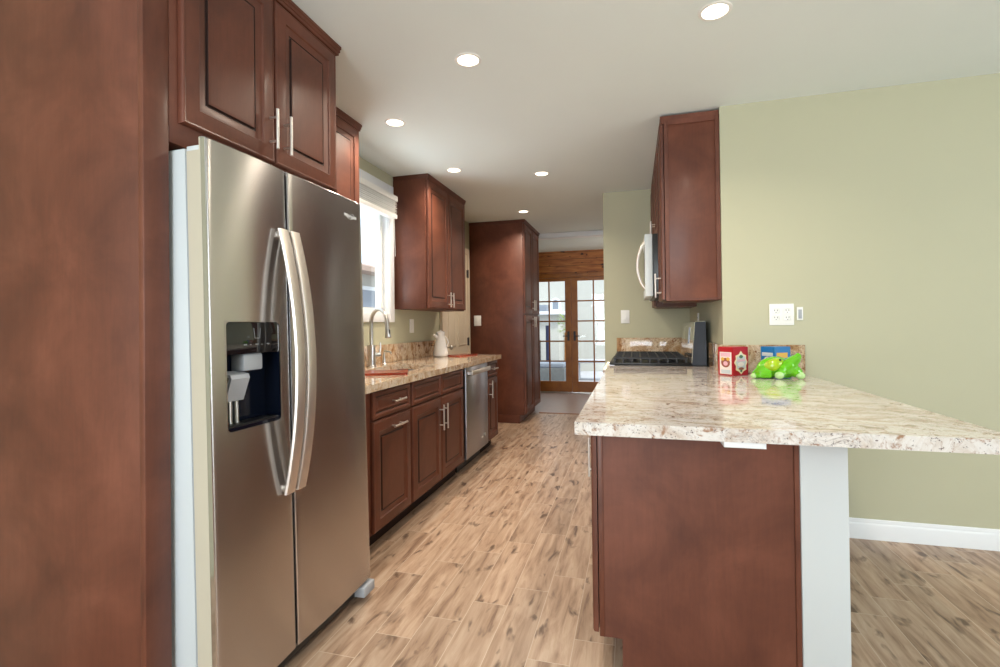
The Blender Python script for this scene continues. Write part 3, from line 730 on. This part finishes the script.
def cutboard(label, cx, cy, w, l, rot, h):
    bm = new(); n = 10; out = []
    for sx, sy, a0 in ((1, 1, 0), (-1, 1, 90), (-1, -1, 180), (1, -1, 270)):
        for k in range(n + 1):
            a = R(a0 + 90 * k / n); out.append((sx * (w / 2 - 0.02) + 0.02 * math.cos(a), sy * (l / 2 - 0.02) + 0.02 * math.sin(a)))
    prism(bm, out, lambda a, b: (a, b, 0), lambda a, b: (a, b, h))
    bmesh.ops.bevel(bm, geom=[e for e in bm.edges if abs(e.verts[0].co.z - e.verts[1].co.z) < 1e-6], offset=0.002, segments=1, affect='EDGES')
    bmesh.ops.transform(bm, matrix=Matrix.Translation((cx, cy, CT + 0.0004)) @ Matrix.Rotation(rot, 4, 'Z'), verts=bm.verts)
    tag(obj('cutting_board', bm, 'redmat'), label, 'cutting board', 'red cutting boards on the left counter')
cutboard('dark red board laid across the near end of the sink', -1.560, 2.690, 0.44, 0.22, 0.42, 0.014)
cutboard('flat red board on the counter beside the white jug', -1.60, 4.46, 0.17, 0.28, -0.35, 0.012)

# ------------------------------------------------------------------ pantry
py0, py1, PX = 5.70, 6.64, -1.272
c = cabinet('pantry_cabinet', 'tall dark brown pantry cabinet beyond the left counter', 'cabinet', (XL, PX, py0, py1, 0, H))
bm = bx(XL + .002, PX, py0, py1, 0.10, 2.41, bev=0.002); obj('box', bm, 'cab', c)
obj('toe_kick', bx(XL + .002, PX - 0.06, py0 + 0.0, py1, 0, 0.10), 'cab', c)
obj('crown_molding', crown(XL + .002, PX + 0.02, py0, py1, 2.405, H - .001, 0.015, ('x1', 'y0')), 'cab', c)
for a0, a1, hy in ((py0 + 0.012, 6.165, 6.125), (6.172, py1 - 0.012, 6.215)):
    d = obj('door', raised('+x', PX + 0.022, a0, a1, 0.115, 1.298), 'cab', c); bar_handle('+x', PX + 0.022, hy, 1.215, 0.13, True, d)
    d = obj('door', raised('+x', PX + 0.022, a0, a1, 1.316, 2.398), 'cab', c); bar_handle('+x', PX + 0.022, hy, 1.43, 0.13, True, d)

# ------------------------------------------------------------------ switches and outlets
def plate(label, cat, name, face, plane, a, z, w=0.075, h=0.118, kind='switch'):
    U, N = FR[face]; t = 0.006
    if face[1] == 'x':
        loc = (plane, a, z - h / 2); B = lambda a0, a1, d0, d1, z0, z1, **k: bx(*sorted((plane + N.x * d0, plane + N.x * d1)), a + a0, a + a1, z + z0, z + z1, **k)
    else:
        loc = (a, plane, z - h / 2); B = lambda a0, a1, d0, d1, z0, z1, **k: bx(a + a0, a + a1, *sorted((plane + N.y * d0, plane + N.y * d1)), z + z0, z + z1, **k)
    p = thing(name, label, cat, loc)
    obj('cover_plate', B(-w / 2, w / 2, 0.0006, t, -h / 2, h / 2, bev=0.002), 'plastic', p)
    if kind == 'switch':
        obj('rocker', B(-0.017, 0.017, t - 0.001, t + 0.004, -0.034, 0.034, bev=0.0015), 'plastic', p)
    else:
        for s in (-1, 1):
            if kind == 'double':
                for zz in (-0.020, 0.020):
                    o = obj('socket', B(s * 0.029 - 0.017, s * 0.029 + 0.017, t - 0.001, t + 0.002, zz - 0.014, zz + 0.014, bev=0.005), 'plastic', p)
                    for q in (-0.007, 0.007): obj('slot', B(s * 0.029 + q - 0.0014, s * 0.029 + q + 0.0014, t + 0.001, t + 0.0026, zz - 0.001, zz + 0.008), 'slot', o)
                    obj('slot', B(s * 0.029 - 0.0022, s * 0.029 + 0.0022, t + 0.001, t + 0.0026, zz - 0.010, zz - 0.006), 'slot', o)
            else:
                o = obj('socket', B(-0.016, 0.016, t - 0.001, t + 0.002, s * 0.02 - 0.014, s * 0.02 + 0.014, bev=0.004), 'plastic', p)
                for q in (-0.006, 0.006): obj('slot', B(q - 0.0014, q + 0.0014, t + 0.001, t + 0.0026, s * 0.02 - 0.004, s * 0.02 + 0.005), 'slot', o)
    return p
plate('white light switch on the side of the tall pantry cabinet', 'light switch', 'light_switch', '-y', py0, -1.846, 1.238, 0.09, 0.125)
plate('white wall switch below the upper cabinet left of the white jug', 'light switch', 'light_switch', '+x', XL, 4.055, 1.182, 0.085, 0.125)
plate('white light switch on the wall behind the stove', 'light switch', 'light_switch', '-y', 4.80, -0.078, 1.246, 0.08, 0.125)
plate('wide white double outlet on the dining wall above the boxes', 'outlet', 'outlet', '-y', YD, 0.8065, 1.2215, 0.125, 0.121, 'double')
plate('white outlet on the wall between stove and microwave', 'outlet', 'outlet', '-x', XR, 4.18, 1.20, 0.075, 0.118, 'single')
dv = thing('wall_sensor', 'small white and grey sensor plate right of the double outlet', 'sensor', (0.898, YD, 1.190))
obj('cover_plate', bx(0.883, 0.914, YD - 0.008, YD, 1.188, 1.262, bev=0.003), 'plastic', dv)
obj('sensor_window', bx(0.8895, 0.9075, YD - 0.0095, YD - 0.0075, 1.197, 1.248, bev=0.0015), 'grey_plastic', dv)

# ------------------------------------------------------------------ right run: peninsula
PY = 1.725
c = cabinet('base_cabinet', 'brown base cabinet of the peninsula with a plain end panel', 'cabinet', (-0.13, 0.49, PY, 3.51, 0, .85), BASE)
RB, RD = -0.128, -0.152
poly = [(-0.118, 0.10), (-0.052, 0.10), (-0.052, 0.0), (0.478, 0.0), (0.478, 0.849), (-0.118, 0.849)]
obj('end_panel', prism(new(), poly, lambda a, b: (a, PY + 0.003, b), lambda a, b: (a, PY + 0.02, b)), 'cab', c)
obj('box', bx(RB + 0.004, 0.490, PY + 0.021, 3.505, 0.10, 0.849), 'cab', c)
obj('toe_kick', bx(-0.050, 0.490, PY + 0.021, 3.505, 0.0, 0.10), 'cab', c)
obj('front_stile', bx(RB, RB + 0.018, PY, PY + 0.045, 0.10, 0.849, bev=0.0015), 'cab', c)
bm = new(); box(bm, 0.479, 0.4945, PY - 0.001, PY + 0.02, 0.0, 0.849, 0.002, 1); obj('corner_trim', bm, 'cab', c)
ya = PY + 0.010
for i, (a0, a1, side) in enumerate(((ya, 2.16, 'near'), (2.166, 2.61, 'far'), (2.616, 3.06, 'near'), (3.066, 3.50, 'far'))):
    d = obj('door', raised('-x', RD, a0, a1, 0.108, 0.683 if i else 0.838), 'cab', c)
    bar_handle('-x', RD, a0 + 0.05 if side == 'near' else a1 - 0.05, 0.70 if not i else 0.58, 0.14, True, d, off=0.028 if i else 0.010, r=0.0058 if i else 0.004)
    if i:
        d = obj('drawer', raised('-x', RD, a0, a1, 0.695, 0.838, DRAWP), 'cab', c); bar_handle('-x', RD, (a0 + a1) / 2, 0.768, 0.14, False, d)
# countertop: L-shaped slab running back to the stove
bm = new()
poly = [(-0.175, 1.468), (0.91, 1.468), (0.91, YD - 0.002), (XR - 0.001, YD - 0.002), (XR - 0.001, 3.510), (-0.175, 3.510)]
prism(bm, poly, lambda a, b: (a, b, CB + .001), lambda a, b: (a, b, CT))
tag(obj('countertop', ease(bm, 0.004, CT), 'granite'), 'wide cream granite peninsula counter with an overhanging breakfast bar', 'countertop')
tag(obj('countertop', ease(bx(-0.175, XR - 0.001, 4.285, 4.799, CB + 0.001, CT), 0.004, CT), 'granite'), 'short granite counter piece beyond the stove against the end wall', 'countertop')
c = cabinet('base_cabinet', 'brown base cabinet beyond the stove against the end wall', 'cabinet', (-0.13, 0.49, 4.29, 4.795, 0, .85), BASE)
obj('box', bx(RB, 0.490, 4.290, 4.796, 0.10, 0.849), 'cab', c); obj('toe_kick', bx(-0.06, 0.490, 4.290, 4.796, 0, 0.10), 'cab', c)
d = obj('door', raised('-x', RD, 4.30, 4.785, 0.108, 0.683), 'cab', c); bar_handle('-x', RD, 4.35, 0.58, 0.14, True, d)
d = obj('drawer', raised('-x', RD, 4.30, 4.785, 0.695, 0.838, DRAWP), 'cab', c); bar_handle('-x', RD, 4.54, 0.768, 0.14, False, d)
bm = new(); box(bm, XR + 0.0, 0.917, YD - 0.020, YD, CT + .0005, 1.050, 0.002, 1); 
tag(obj('backsplash', bm, 'granite_splash'), 'granite backsplash strip on the dining wall behind the red box', 'backsplash')
tag(obj('backsplash', bx(XR - 0.020, XR - 0.0005, YD + 0.0, 3.51, CT + .0005, 1.050, bev=0.002), 'granite_splash'), 'granite backsplash strip left of the red box, beside the stove', 'backsplash')
tag(obj('backsplash', bx(-0.160, XR - 0.001, 4.780, 4.80, CT + .0005, 1.046, bev=0.002), 'granite_splash'), 'granite backsplash strip on the end wall behind the stove', 'backsplash')
br = thing('counter_bracket', 'flat white support bracket under the peninsula overhang', 'bracket', (0.30, 1.62, 0.836))
obj('arm', bx(0.238, 0.345, 1.480, 1.728, 0.832, 0.8498, bev=0.001), 'white', br)
obj('wall_plate', bx(0.262, 0.32, 1.7215, 1.728, 0.80, 0.832, bev=0.001), 'white', br)

# ------------------------------------------------------------------ upper cabinets right
UB, UD, UZ = 0.190, 0.166, 1.315
c = cabinet('upper_cabinet', 'narrow brown wall cabinet at the dining corner beside the microwave', 'cabinet', (UB, XR, 3.10, 3.50, UZ, H), UP)
bm = bx(UB, XR - 0.001, 3.104, 3.506, UZ, 2.40, bev=0.0015); obj('box', bm, 'cab', c)
bm = new()
box(bm, UB, UB + 0.022, 3.098, 3.106, UZ, 2.405, 0.001, 1); box(bm, XR - 0.024, XR - 0.001, 3.098, 3.106, UZ, 2.405, 0.001, 1); box(bm, UB + .022, XR - 0.024, 3.0985, 3.106, UZ, UZ + 0.012); box(bm, UB + .022, XR - 0.024, 3.0985, 3.106, 2.375, 2.405)
obj('end_frame', bm, 'cab', c)
obj('crown_molding', crown(UB - 0.012, XR - 0.002, 3.10, 3.506, 2.385, 2.432, 0.008, ('x0',)), 'cab', c)
d = obj('door', raised('-x', UD, 3.108, 3.500, UZ + 0.008, 2.383), 'cab', c); bar_handle('-x', UD, 3.20, 1.415, 0.15, True, d)
c = cabinet('upper_cabinet', 'brown cabinet directly above the microwave', 'cabinet', (UB, XR, 3.51, 4.275, 1.80, H), UP)
obj('box', bx(UB, XR - 0.001, 3.508, 4.272, 1.802, 2.40), 'cab', c)
obj('crown_molding', crown(UB - 0.012, XR - 0.002, 3.508, 4.272, 2.385, 2.432, 0.008, ('x0',)), 'cab', c)
for a0, a1, hy in ((3.512, 3.886, 3.85), (3.892, 4.268, 3.93)):
    d = obj('door', raised('-x', UD, a0, a1, 1.81, 2.383), 'cab', c); bar_handle('-x', UD, hy, 1.885, 0.13, True, d)
c = cabinet('upper_cabinet', 'brown wall cabinet between microwave and end wall', 'cabinet', (UB, XR, 4.276, 4.79, UZ, H), UP)
obj('box', bx(UB, XR - 0.001, 4.276, 4.796, UZ, 2.40), 'cab', c)
obj('crown_molding', crown(UB - 0.012, XR - 0.002, 4.276, 4.796, 2.385, 2.432, 0.008, ('x0',)), 'cab', c)
d = obj('door', raised('-x', UD, 4.284, 4.786, UZ + 0.008, 2.383), 'cab', c); bar_handle('-x', UD, 4.33, 1.44, 0.15, True, d)

mw = thing('microwave', 'stainless over-the-range microwave with an arched handle', 'microwave', (0.30, 3.89, 1.365))
obj('body', bx(0.132, XR - 0.002, 3.515, 4.268, 1.367, 1.798, bev=0.003), 'black', mw)
dd = obj('door', bx(0.080, 0.131, 3.515, 4.10, 1.367, 1.798, bev=0.005), 'mw_side', mw, label='pale steel door frame')
obj('window', bx(0.0785, 0.082, 3.60, 4.02, 1.43, 1.73, bev=0.001), 'black_gloss', dd)
obj('control_panel', bx(0.080, 0.131, 4.103, 4.268, 1.367, 1.798, bev=0.005), 'black_gloss', mw)
pts = [Vector((0.082 - 0.052 * math.sin(math.pi * k / 16) ** 0.7 if 0 < k < 16 else 0.082, 3.555, 1.42 + 0.325 * k / 16)) for k in range(17)]
obj('handle', tube(new(), pts, 0.010, 12), 'steel_bar', dd, smooth=60)
bm = new()
for k in range(6): box(bm, 0.16 + k * 0.05, 0.19 + k * 0.05, 3.60, 4.18, 1.3655, 1.368)
obj('vent_grille', bm, 'slot', mw)

# ------------------------------------------------------------------ range
rg = thing('range', 'gas range with black grates and an upright control backguard', 'stove', (0.16, 3.897, 0))
RY0, RY1 = 3.514, 4.281
obj('body', bx(-0.135, 0.465, RY0, RY1, 0.06, 0.892, bev=0.002), 'black', rg)
obj('cooktop', bx(-0.170, 0.375, RY0, RY1, 0.8925, 0.908, bev=0.005), 'black', rg)
dd = obj('oven_door', bx(-0.175, -0.136, RY0 + 0.006, RY1 - 0.006, 0.22, 0.775, bev=0.005), 'steel_dw', rg)
obj('window', bx(-0.177, -0.173, RY0 + 0.12, RY1 - 0.12, 0.36, 0.64, bev=0.001), 'black_gloss', dd)
bm = tube(new(), [(-0.222, RY0 + 0.05, 0.735), (-0.222, RY1 - 0.05, 0.735)], 0.011)
for a in (RY0 + 0.08, RY1 - 0.08): tube(bm, [(-0.174, a, 0.735), (-0.222, a, 0.735)], 0.008)
obj('handle', bm, 'steel_bar', dd)
obj('drawer', bx(-0.172, -0.136, RY0 + 0.006, RY1 - 0.006, 0.07, 0.21, bev=0.005), 'steel_dw', rg)
bm = prism(new(), [(-0.136, 0.785), (-0.186, 0.785), (-0.172, 0.890), (-0.136, 0.890)], lambda a, b: (a, RY0 + 0.001, b), lambda a, b: (a, RY1 - 0.001, b))
cp = obj('control_strip', bm, 'steel_dw', rg)
kn = None
for k in range(5):
    y = RY0 + 0.10 + k * 0.142
    nrm = Vector((-0.99, 0, 0.13)); p = Vector((-0.179, y, 0.840))
    obj('knob', tube(new(), [p, p + nrm * 0.010, p + nrm * 0.012, p + nrm * 0.036, p + nrm * 0.040], [0.026, 0.026, 0.021, 0.019, 0.016], 20), 'steel_bar', rg)
for j, (a, b) in enumerate(((RY0 + 0.015, RY0 + 0.255), (RY0 + 0.262, RY0 + 0.505), (RY0 + 0.512, RY1 - 0.015))):
    bm = new(); z0, z1 = 0.932, 0.946; X0, X1 = -0.140, 0.345
    for x in (X0, X1 - 0.012): box(bm, x, x + 0.012, a, b, z0, z1, 0.002, 1)
    for y in (a, (a + b) / 2 - 0.006, b - 0.012): box(bm, X0 + .012, X1 - .012, y, y + 0.012, z0 + .0005, z1 - .0005, 0.002, 1)
    for k in range(1, 8):
        x = X0 + (X1 - X0) * k / 8; box(bm, x - 0.005, x + 0.005, a + .012, b - .012, z0 + .001, z1 - .001)
    for x in [X0 + (X1 - X0 - .012) * k / 8 for k in range(9)]:
        for y in (a, b - 0.012): box(bm, x, x + 0.012, y, y + 0.012, 0.908, z0 + .002)
    obj('grate', bm, 'iron', rg)
for x, y in ((-0.02, RY0 + 0.135), (0.23, RY0 + 0.135), (0.105, RY0 + 0.384), (-0.02, RY0 + 0.632), (0.23, RY0 + 0.632)):
    obj('burner', lathe(new(), [(0, 0.0), (0.05, 0.0), (0.05, 0.006), (0.036, 0.008), (0.036, 0.016), (0.0, 0.018)], (x, y, 0.908), 24), 'iron', rg)
# backguard: slanted steel face, dark end cap
bgp = [(0.376, 0.893), (0.398, 1.182), (0.404, 1.188), (0.464, 1.188), (0.469, 0.893)]
bgd = obj('backguard', prism(new(), bgp, lambda a, b: (a, RY0 + 0.004, b), lambda a, b: (a, RY1 - 0.004, b)), 'navy_gloss', rg)
face = [(0.371, 0.910), (0.394, 1.186), (0.402, 1.192), (0.466, 1.192), (0.466, 1.188), (0.404, 1.188), (0.398, 1.182), (0.376, 0.910)]
obj('steel_face', prism(new(), face, lambda a, b: (a, RY0 + 0.001, b), lambda a, b: (a, RY1 - 0.001, b)), 'chrome', bgd)
bm = prism(new(), [(0.3795, 1.03), (0.390, 1.15), (0.393, 1.15), (0.383, 1.03)], lambda a, b: (a - 0.004, RY0 + 0.26, b), lambda a, b: (a - 0.004, RY0 + 0.50, b))
obj('display', bm, 'black_gloss', bgd)

# ------------------------------------------------------------------ boxes and frog on the peninsula
def gift_box(name, label, corner, th, a, b, h, m):
    """box standing with one vertical edge toward the viewer; a along the left face, b along the right"""
    t = thing(name, label, 'box', (corner[0], corner[1] + 0.06, CT + 0.0003))
    e1 = Vector((-math.sin(th), math.cos(th), 0)); e2 = Vector((math.cos(th), math.sin(th), 0)); o = Vector((corner[0], corner[1], CT + 0.0003))
    bm = prism(new(), [(0, 0), (b, 0), (b, a), (0, a)], lambda p, q: o + e2 * p + e1 * q, lambda p, q: o + e2 * p + e1 * q + Z * h)
    bmesh.ops.bevel(bm, geom=list(bm.edges), offset=0.0025, segments=2, affect='EDGES')
    obj('carton', bm, m, t)
    def left(poly, mt, nm, d=0.0008, base=0.0):
        obj(nm, prism(new(), poly, lambda p, q: o + e1 * (a * p) + Z * (h * q) - e2 * base, lambda p, q: o + e1 * (a * p) + Z * (h * q) - e2 * (d)), mt, t)
    def right(poly, mt, nm, d=0.0008, base=0.0):
        obj(nm, prism(new(), poly, lambda p, q: o + e2 * (b * p) + Z * (h * q) - e1 * base, lambda p, q: o + e2 * (b * p) + Z * (h * q) - e1 * d), mt, t)
    return t, left, right
def circ(cx, cy, rx, ry, n=16): return [(cx + rx * math.cos(2 * math.pi * k / n), cy + ry * math.sin(2 * math.pi * k / n)) for k in range(n)]
def rect(x0, x1, y0, y1): return [(x0, y0), (x1, y0), (x1, y1), (x0, y1)]
t, L, Rr = gift_box('card_box', 'red box with a cream diamond emblem standing on the peninsula counter', (0.515, 2.89), R(40), 0.098, 0.122, 0.157, 'red_box')
L(rect(0.08, 0.86, 0.05, 0.82), 'print_white', 'picture_panel')
L(rect(0.14, 0.80, 0.66, 0.79), 'print_pink', 'picture_band', 0.0012, 0.0004)
L(circ(0.47, 0.45, 0.30, 0.17), 'print_brown', 'picture_shape', 0.0013, 0.0004)
L(circ(0.30, 0.58, 0.12, 0.06), 'print_gold', 'picture_shape', 0.0016, 0.0006); L(circ(0.66, 0.57, 0.12, 0.06), 'print_gold', 'picture_shape', 0.0016, 0.0006)
L(circ(0.47, 0.42, 0.15, 0.08), 'print_pink', 'picture_shape', 0.0016, 0.0006)
L(rect(0.16, 0.78, 0.07, 0.20), 'print_grey', 'picture_band', 0.0012, 0.0004)
dia = [(0.52, 0.04), (0.66, 0.14), (0.86, 0.20), (0.84, 0.34), (0.94, 0.46), (0.84, 0.58), (0.86, 0.70), (0.66, 0.74), (0.52, 0.86), (0.38, 0.74), (0.18, 0.70), (0.20, 0.58), (0.08, 0.46), (0.20, 0.34), (0.18, 0.20), (0.38, 0.14)]
Rr(dia, 'print_cream', 'emblem')
Rr([(0.52 + (x - 0.52) * 0.78, 0.46 + (y - 0.46) * 0.80) for x, y in dia], 'print_grey', 'emblem_field', 0.0012, 0.0004)
Rr(circ(0.52, 0.66, 0.12, 0.06), 'print_green', 'emblem_shape', 0.0016, 0.0008); Rr(rect(0.28, 0.76, 0.49, 0.56), 'print_pink', 'emblem_band', 0.0016, 0.0008)
Rr(circ(0.50, 0.39, 0.20, 0.08), 'print_white', 'emblem_shape', 0.0016, 0.0008); Rr(circ(0.52, 0.24, 0.17, 0.05), 'print_brown', 'emblem_shape', 0.0016, 0.0008)
Rr(circ(0.52, 0.16, 0.07, 0.035), 'print_green', 'emblem_shape', 0.0016, 0.0008)
t, L, Rr = gift_box('card_box', 'blue box with a yellow title plate behind the green frog', (0.722, 2.905), R(32), 0.092, 0.112, 0.157, 'blue_box')
L(rect(0.10, 0.88, 0.68, 0.80), 'print_grey', 'picture_band'); L(circ(0.48, 0.44, 0.34, 0.22), 'print_white', 'picture_shape'); L(circ(0.45, 0.42, 0.10, 0.10), 'print_green', 'picture_shape', 0.0013, 0.0004)
Rr(rect(0.14, 0.80, 0.62, 0.80), 'print_gold', 'title_plate'); Rr(circ(0.46, 0.44, 0.32, 0.15), 'print_grey', 'picture_shape'); Rr(circ(0.42, 0.44, 0.13, 0.08), 'print_green', 'picture_shape', 0.0013, 0.0004)

fg = thing('frog_figurine', 'glossy lime green frog figurine lying in front of the blue box', 'figurine', (0.735, 2.83, CT + 0.0003))
FO = Vector((0.590, 2.83, CT + 0.0003))
def F(x, z, y=0.0): return FO + Vector((x * 0.88, y, z * 0.93))
def remeshed(bm, voxel):
    me = bpy.data.meshes.new('tmp'); bm.to_mesh(me); bm.free(); o = bpy.data.objects.new('tmp', me); COL.objects.link(o)
    md = o.modifiers.new('r', 'REMESH'); md.mode = 'VOXEL'; md.voxel_size = voxel
    sm = o.modifiers.new('s', 'SMOOTH'); sm.iterations = 6; sm.factor = 0.5
    bpy.context.view_layer.update()
    m2 = bpy.data.meshes.new_from_object(o.evaluated_get(bpy.context.evaluated_depsgraph_get())); bpy.data.objects.remove(o)
    b = new(); b.from_mesh(m2)
    return b
bm = new(); ry = lambda a: Matrix.Rotation(R(a), 4, 'Y')
ellipsoid(bm, F(0.118, 0.060, 0.01), (0.080, 0.055, 0.055), ry(-18))
ellipsoid(bm, F(0.070, 0.040, 0.0), (0.064, 0.05, 0.032), ry(-28))
ellipsoid(bm, F(0.190, 0.056, 0.0), (0.056, 0.048, 0.054))
tube(bm, [F(0.012, 0.016, -0.03), F(0.04, 0.022, -0.045), F(0.10, 0.020, -0.045)], [0.013, 0.019, 0.018], 12)
tube(bm, [F(0.165, 0.045, -0.035), F(0.195, 0.075, -0.03), F(0.222, 0.094, -0.015), F(0.246, 0.112, -0.005)], [0.034, 0.036, 0.030, 0.024], 14)
tube(bm, [F(0.16, 0.04, -0.04), F(0.145, 0.02, -0.052)], [0.025, 0.022], 12)
tube(bm, [F(0.205, 0.05, -0.02), F(0.235, 0.037, -0.03), F(0.252, 0.020, -0.032)], [0.036, 0.030, 0.022], 12)
ellipsoid(bm, F(0.252, 0.116, 0.0), (0.018, 0.016, 0.024)); 
for v in bm.verts: v.co.z = max(v.co.z, CT + 0.0006)
obj('body', remeshed(bm, 0.0045), 'frog', fg, smooth=80)
bm = new(); ellipsoid(bm, F(0.118, 0.075, -0.024), (0.050, 0.034, 0.033), ry(-22), 24); obj('dome', bm, 'frog_dome', fg, smooth=80, label='yellow-green domed back')
bm = new(); ellipsoid(bm, F(0.146, 0.104, -0.046), (0.006, 0.006, 0.006)); obj('eye', bm, 'black_gloss', fg, smooth=80)
for x, z, y, r in ((0.008, 0.015, -0.036, 0.014), (0.136, 0.021, -0.062, 0.020), (0.250, 0.020, -0.044, 0.020)):
    bm = new(); ellipsoid(bm, F(x, z, y), (r * 1.15, r, r * 0.95)); obj('foot_pad', bm, 'frog_pad', fg, smooth=80)

# ------------------------------------------------------------------ recessed ceiling lights
def downlight(x, y, label):
    t = thing('ceiling_light', label, 'ceiling light', (x, y, H), 'recessed ceiling lights')
    bm = lathe(new(), [(0.050, -0.001), (0.051, -0.004), (0.063, -0.0025), (0.065, 0.0), (0.050, 0.0)], (x, y, H), 36); obj('trim_ring', bm, 'plastic', t)
    bm = lathe(new(), [(0, -0.003), (0.045, -0.002), (0.050, -0.0005), (0.050, 0.0), (0, 0.0)], (x, y, H), 36); obj('lens', bm, 'lens', t)
    l = bpy.data.lights.new('lamp', 'AREA'); l.shape = 'DISK'; l.size = 0.10; l.energy = LAMP_POWER; l.color = WARM; l.spread = R(140)
    o = bpy.data.objects.new('lamp', l); COL.objects.link(o); o.parent = t; o.location = (0, 0, -0.006)
for x, y, lb in ((0.335, 2.132, 'round recessed ceiling light above the peninsula counter'), (-0.743, 2.192, 'round recessed ceiling light in the aisle before the refrigerator'),
                 (-1.409, 2.737, 'round recessed ceiling light above the sink, beside the refrigerator cabinets'), (-1.389, 3.712, 'round recessed ceiling light beside the wall cabinet over the jug'),
                 (-0.726, 4.018, 'round recessed ceiling light in the aisle level with the microwave'), (-1.168, 5.305, 'round recessed ceiling light just before the tall pantry cabinet')):
    downlight(x, y, lb)

# ------------------------------------------------------------------ patio room beyond the French doors
struct('floor_patio', bx(-5.0, 2.5, 8.52, 13.0, -0.10, -0.02), 'patio')
struct('wall_patio', bx(-5.0, 2.5, 12.6, 12.75, -0.1, 2.9), 'render')
fp = thing('fireplace', 'pale outdoor fireplace with a mantel shelf beyond the left French door', 'fireplace', (-2.35, 11.9, -0.02))
obj('surround', bx(-3.3, -1.75, 11.75, 12.59, -0.02, 1.42, bev=0.01), 'render', fp)
obj('mantel', bx(-3.4, -1.62, 11.60, 12.59, 1.42, 1.50, bev=0.006), 'white', fp)
obj('firebox', bx(-2.9, -2.2, 11.73, 11.80, 0.1, 0.8), 'black', fp)
tag(obj('storage_box', bx(-2.28, -2.02, 11.65, 11.9, 1.5005, 1.66, bev=0.008), 'slate'), 'small dark box on the mantel beyond the French door', 'box')
bm = new()
outer = [(-0.13, 0), (0.13, 0)] + [(0.13 * math.cos(t), 0.20 + 0.13 * math.sin(t)) for t in [math.pi * k / 12 for k in range(13)]]
prism(bm, outer, lambda a, b: (-1.83 + a, 11.80, 1.5005 + b), lambda a, b: (-1.83 + a, 11.83, 1.5005 + b))
pf = thing('picture_frame', 'white arched frame standing on the mantel beyond the French door', 'frame', (-1.83, 11.81, 1.5005))
obj('frame', bm, 'white', pf)
obj('picture', prism(new(), [(a * 0.55, 0.05 + b * 0.7) for a, b in outer], lambda a, b: (-1.83 + a, 11.797, 1.5005 + b), lambda a, b: (-1.83 + a, 11.801, 1.5005 + b)), 'slate', pf)
ot = thing('ottoman', 'grey wicker ottoman low behind the left French door', 'ottoman', (-1.70, 10.1, -0.02))
obj('base', bx(-2.15, -1.36, 9.8, 10.4, 0.0, 0.30, bev=0.02), 'grey_wicker', ot); obj('cushion', bx(-2.14, -1.37, 9.81, 10.39, 0.30, 0.40, bev=0.03), 'slate', ot)
bm = new()
for x in (-2.1, -1.41):
    for y in (9.85, 10.35): box(bm, x - .02, x + .02, y - .02, y + .02, -0.02, 0.0)
obj('feet', bm, 'black', ot)
po = thing('post', 'tall dark blue post standing beyond the left French door', 'post', (-1.86, 10.8, -0.02))
obj('pole', tube(new(), [(-1.86, 10.8, 0.0), (-1.86, 10.8, 1.16)], 0.045, 16), 'post_blue', po)
obj('foot', lathe(new(), [(0, 0), (0.14, 0), (0.13, 0.03), (0.03, 0.05), (0, 0.05)], (-1.86, 10.8, -0.02), 24), 'post_blue', po)
bn = thing('bench', 'low pale bench beyond the right French door', 'bench', (-0.75, 10.6, -0.02))
obj('seat', bx(-1.25, -0.1, 10.4, 10.8, 0.36, 0.42, bev=0.01), 'patio', bn)
for x in (-1.2, -0.2): obj('leg', bx(x, x + 0.06, 10.42, 10.78, -0.02, 0.36, bev=0.006), 'patio', bn)
pl = thing('potted_plant', 'yellow-green leafy plant in a pot beyond the left French door', 'plant', (-1.50, 11.0, -0.02))
obj('pot', lathe(new(), [(0, 0), (0.11, 0), (0.15, 0.30), (0.16, 0.32), (0.14, 0.32), (0, 0.28)], (-1.50, 11.0, -0.02), 24), 'render', pl)
bm = new(); tube(bm, [(-1.50, 11.0, 0.26), (-1.49, 11.0, 1.0)], 0.02, 8); obj('stem', bm, 'door_wood', pl)
bm = new()
for k in range(130):
    a = random.random() * 6.28; rr = 0.16 * random.random() ** 0.5; z = 0.98 + 0.42 * random.random()
    q = Vector((-1.50 + rr * math.cos(a), 11.0 + rr * math.sin(a), z)); d_ = Vector((math.cos(a), math.sin(a), random.uniform(-0.3, 0.8))).normalized() * 0.075; s_ = d_.cross(Z).normalized() * 0.022
    vs = [bm.verts.new(v) for v in (q, q + d_ * .5 + s_, q + d_, q + d_ * .5 - s_)]; bm.faces.new(vs)
obj('foliage', bm, 'leaf', pl, smooth=0)
# neighbouring house outside the kitchen window
nh = thing('house', 'pale neighbouring house seen through the kitchen window', 'house', (-8.0, 10.5, -0.3))
obj('wall', bx(-11, -6.5, 5.0, 18.0, -0.3, 2.55), 'render', nh)
bm = prism(new(), [(-11.4, 2.5), (-6.05, 2.5), (-6.05, 2.62), (-8.7, 3.3), (-11.4, 2.62)], lambda a, b: (a, 4.7, b), lambda a, b: (a, 18.3, b)); obj('roof', bm, 'roof', nh)
for y in (7.2, 10.3, 13.2):
    wn = obj('window', bx(-6.5, -6.45, y, y + 1.3, 1.2, 2.2, bev=0.005), 'white', nh); obj('pane', bx(-6.452, -6.442, y + 0.10, y + 1.20, 1.3, 2.1), 'slate', wn)
struct('ground_yard', bx(-12, -2.07, -4, 17, -0.4, -0.3), 'patio')
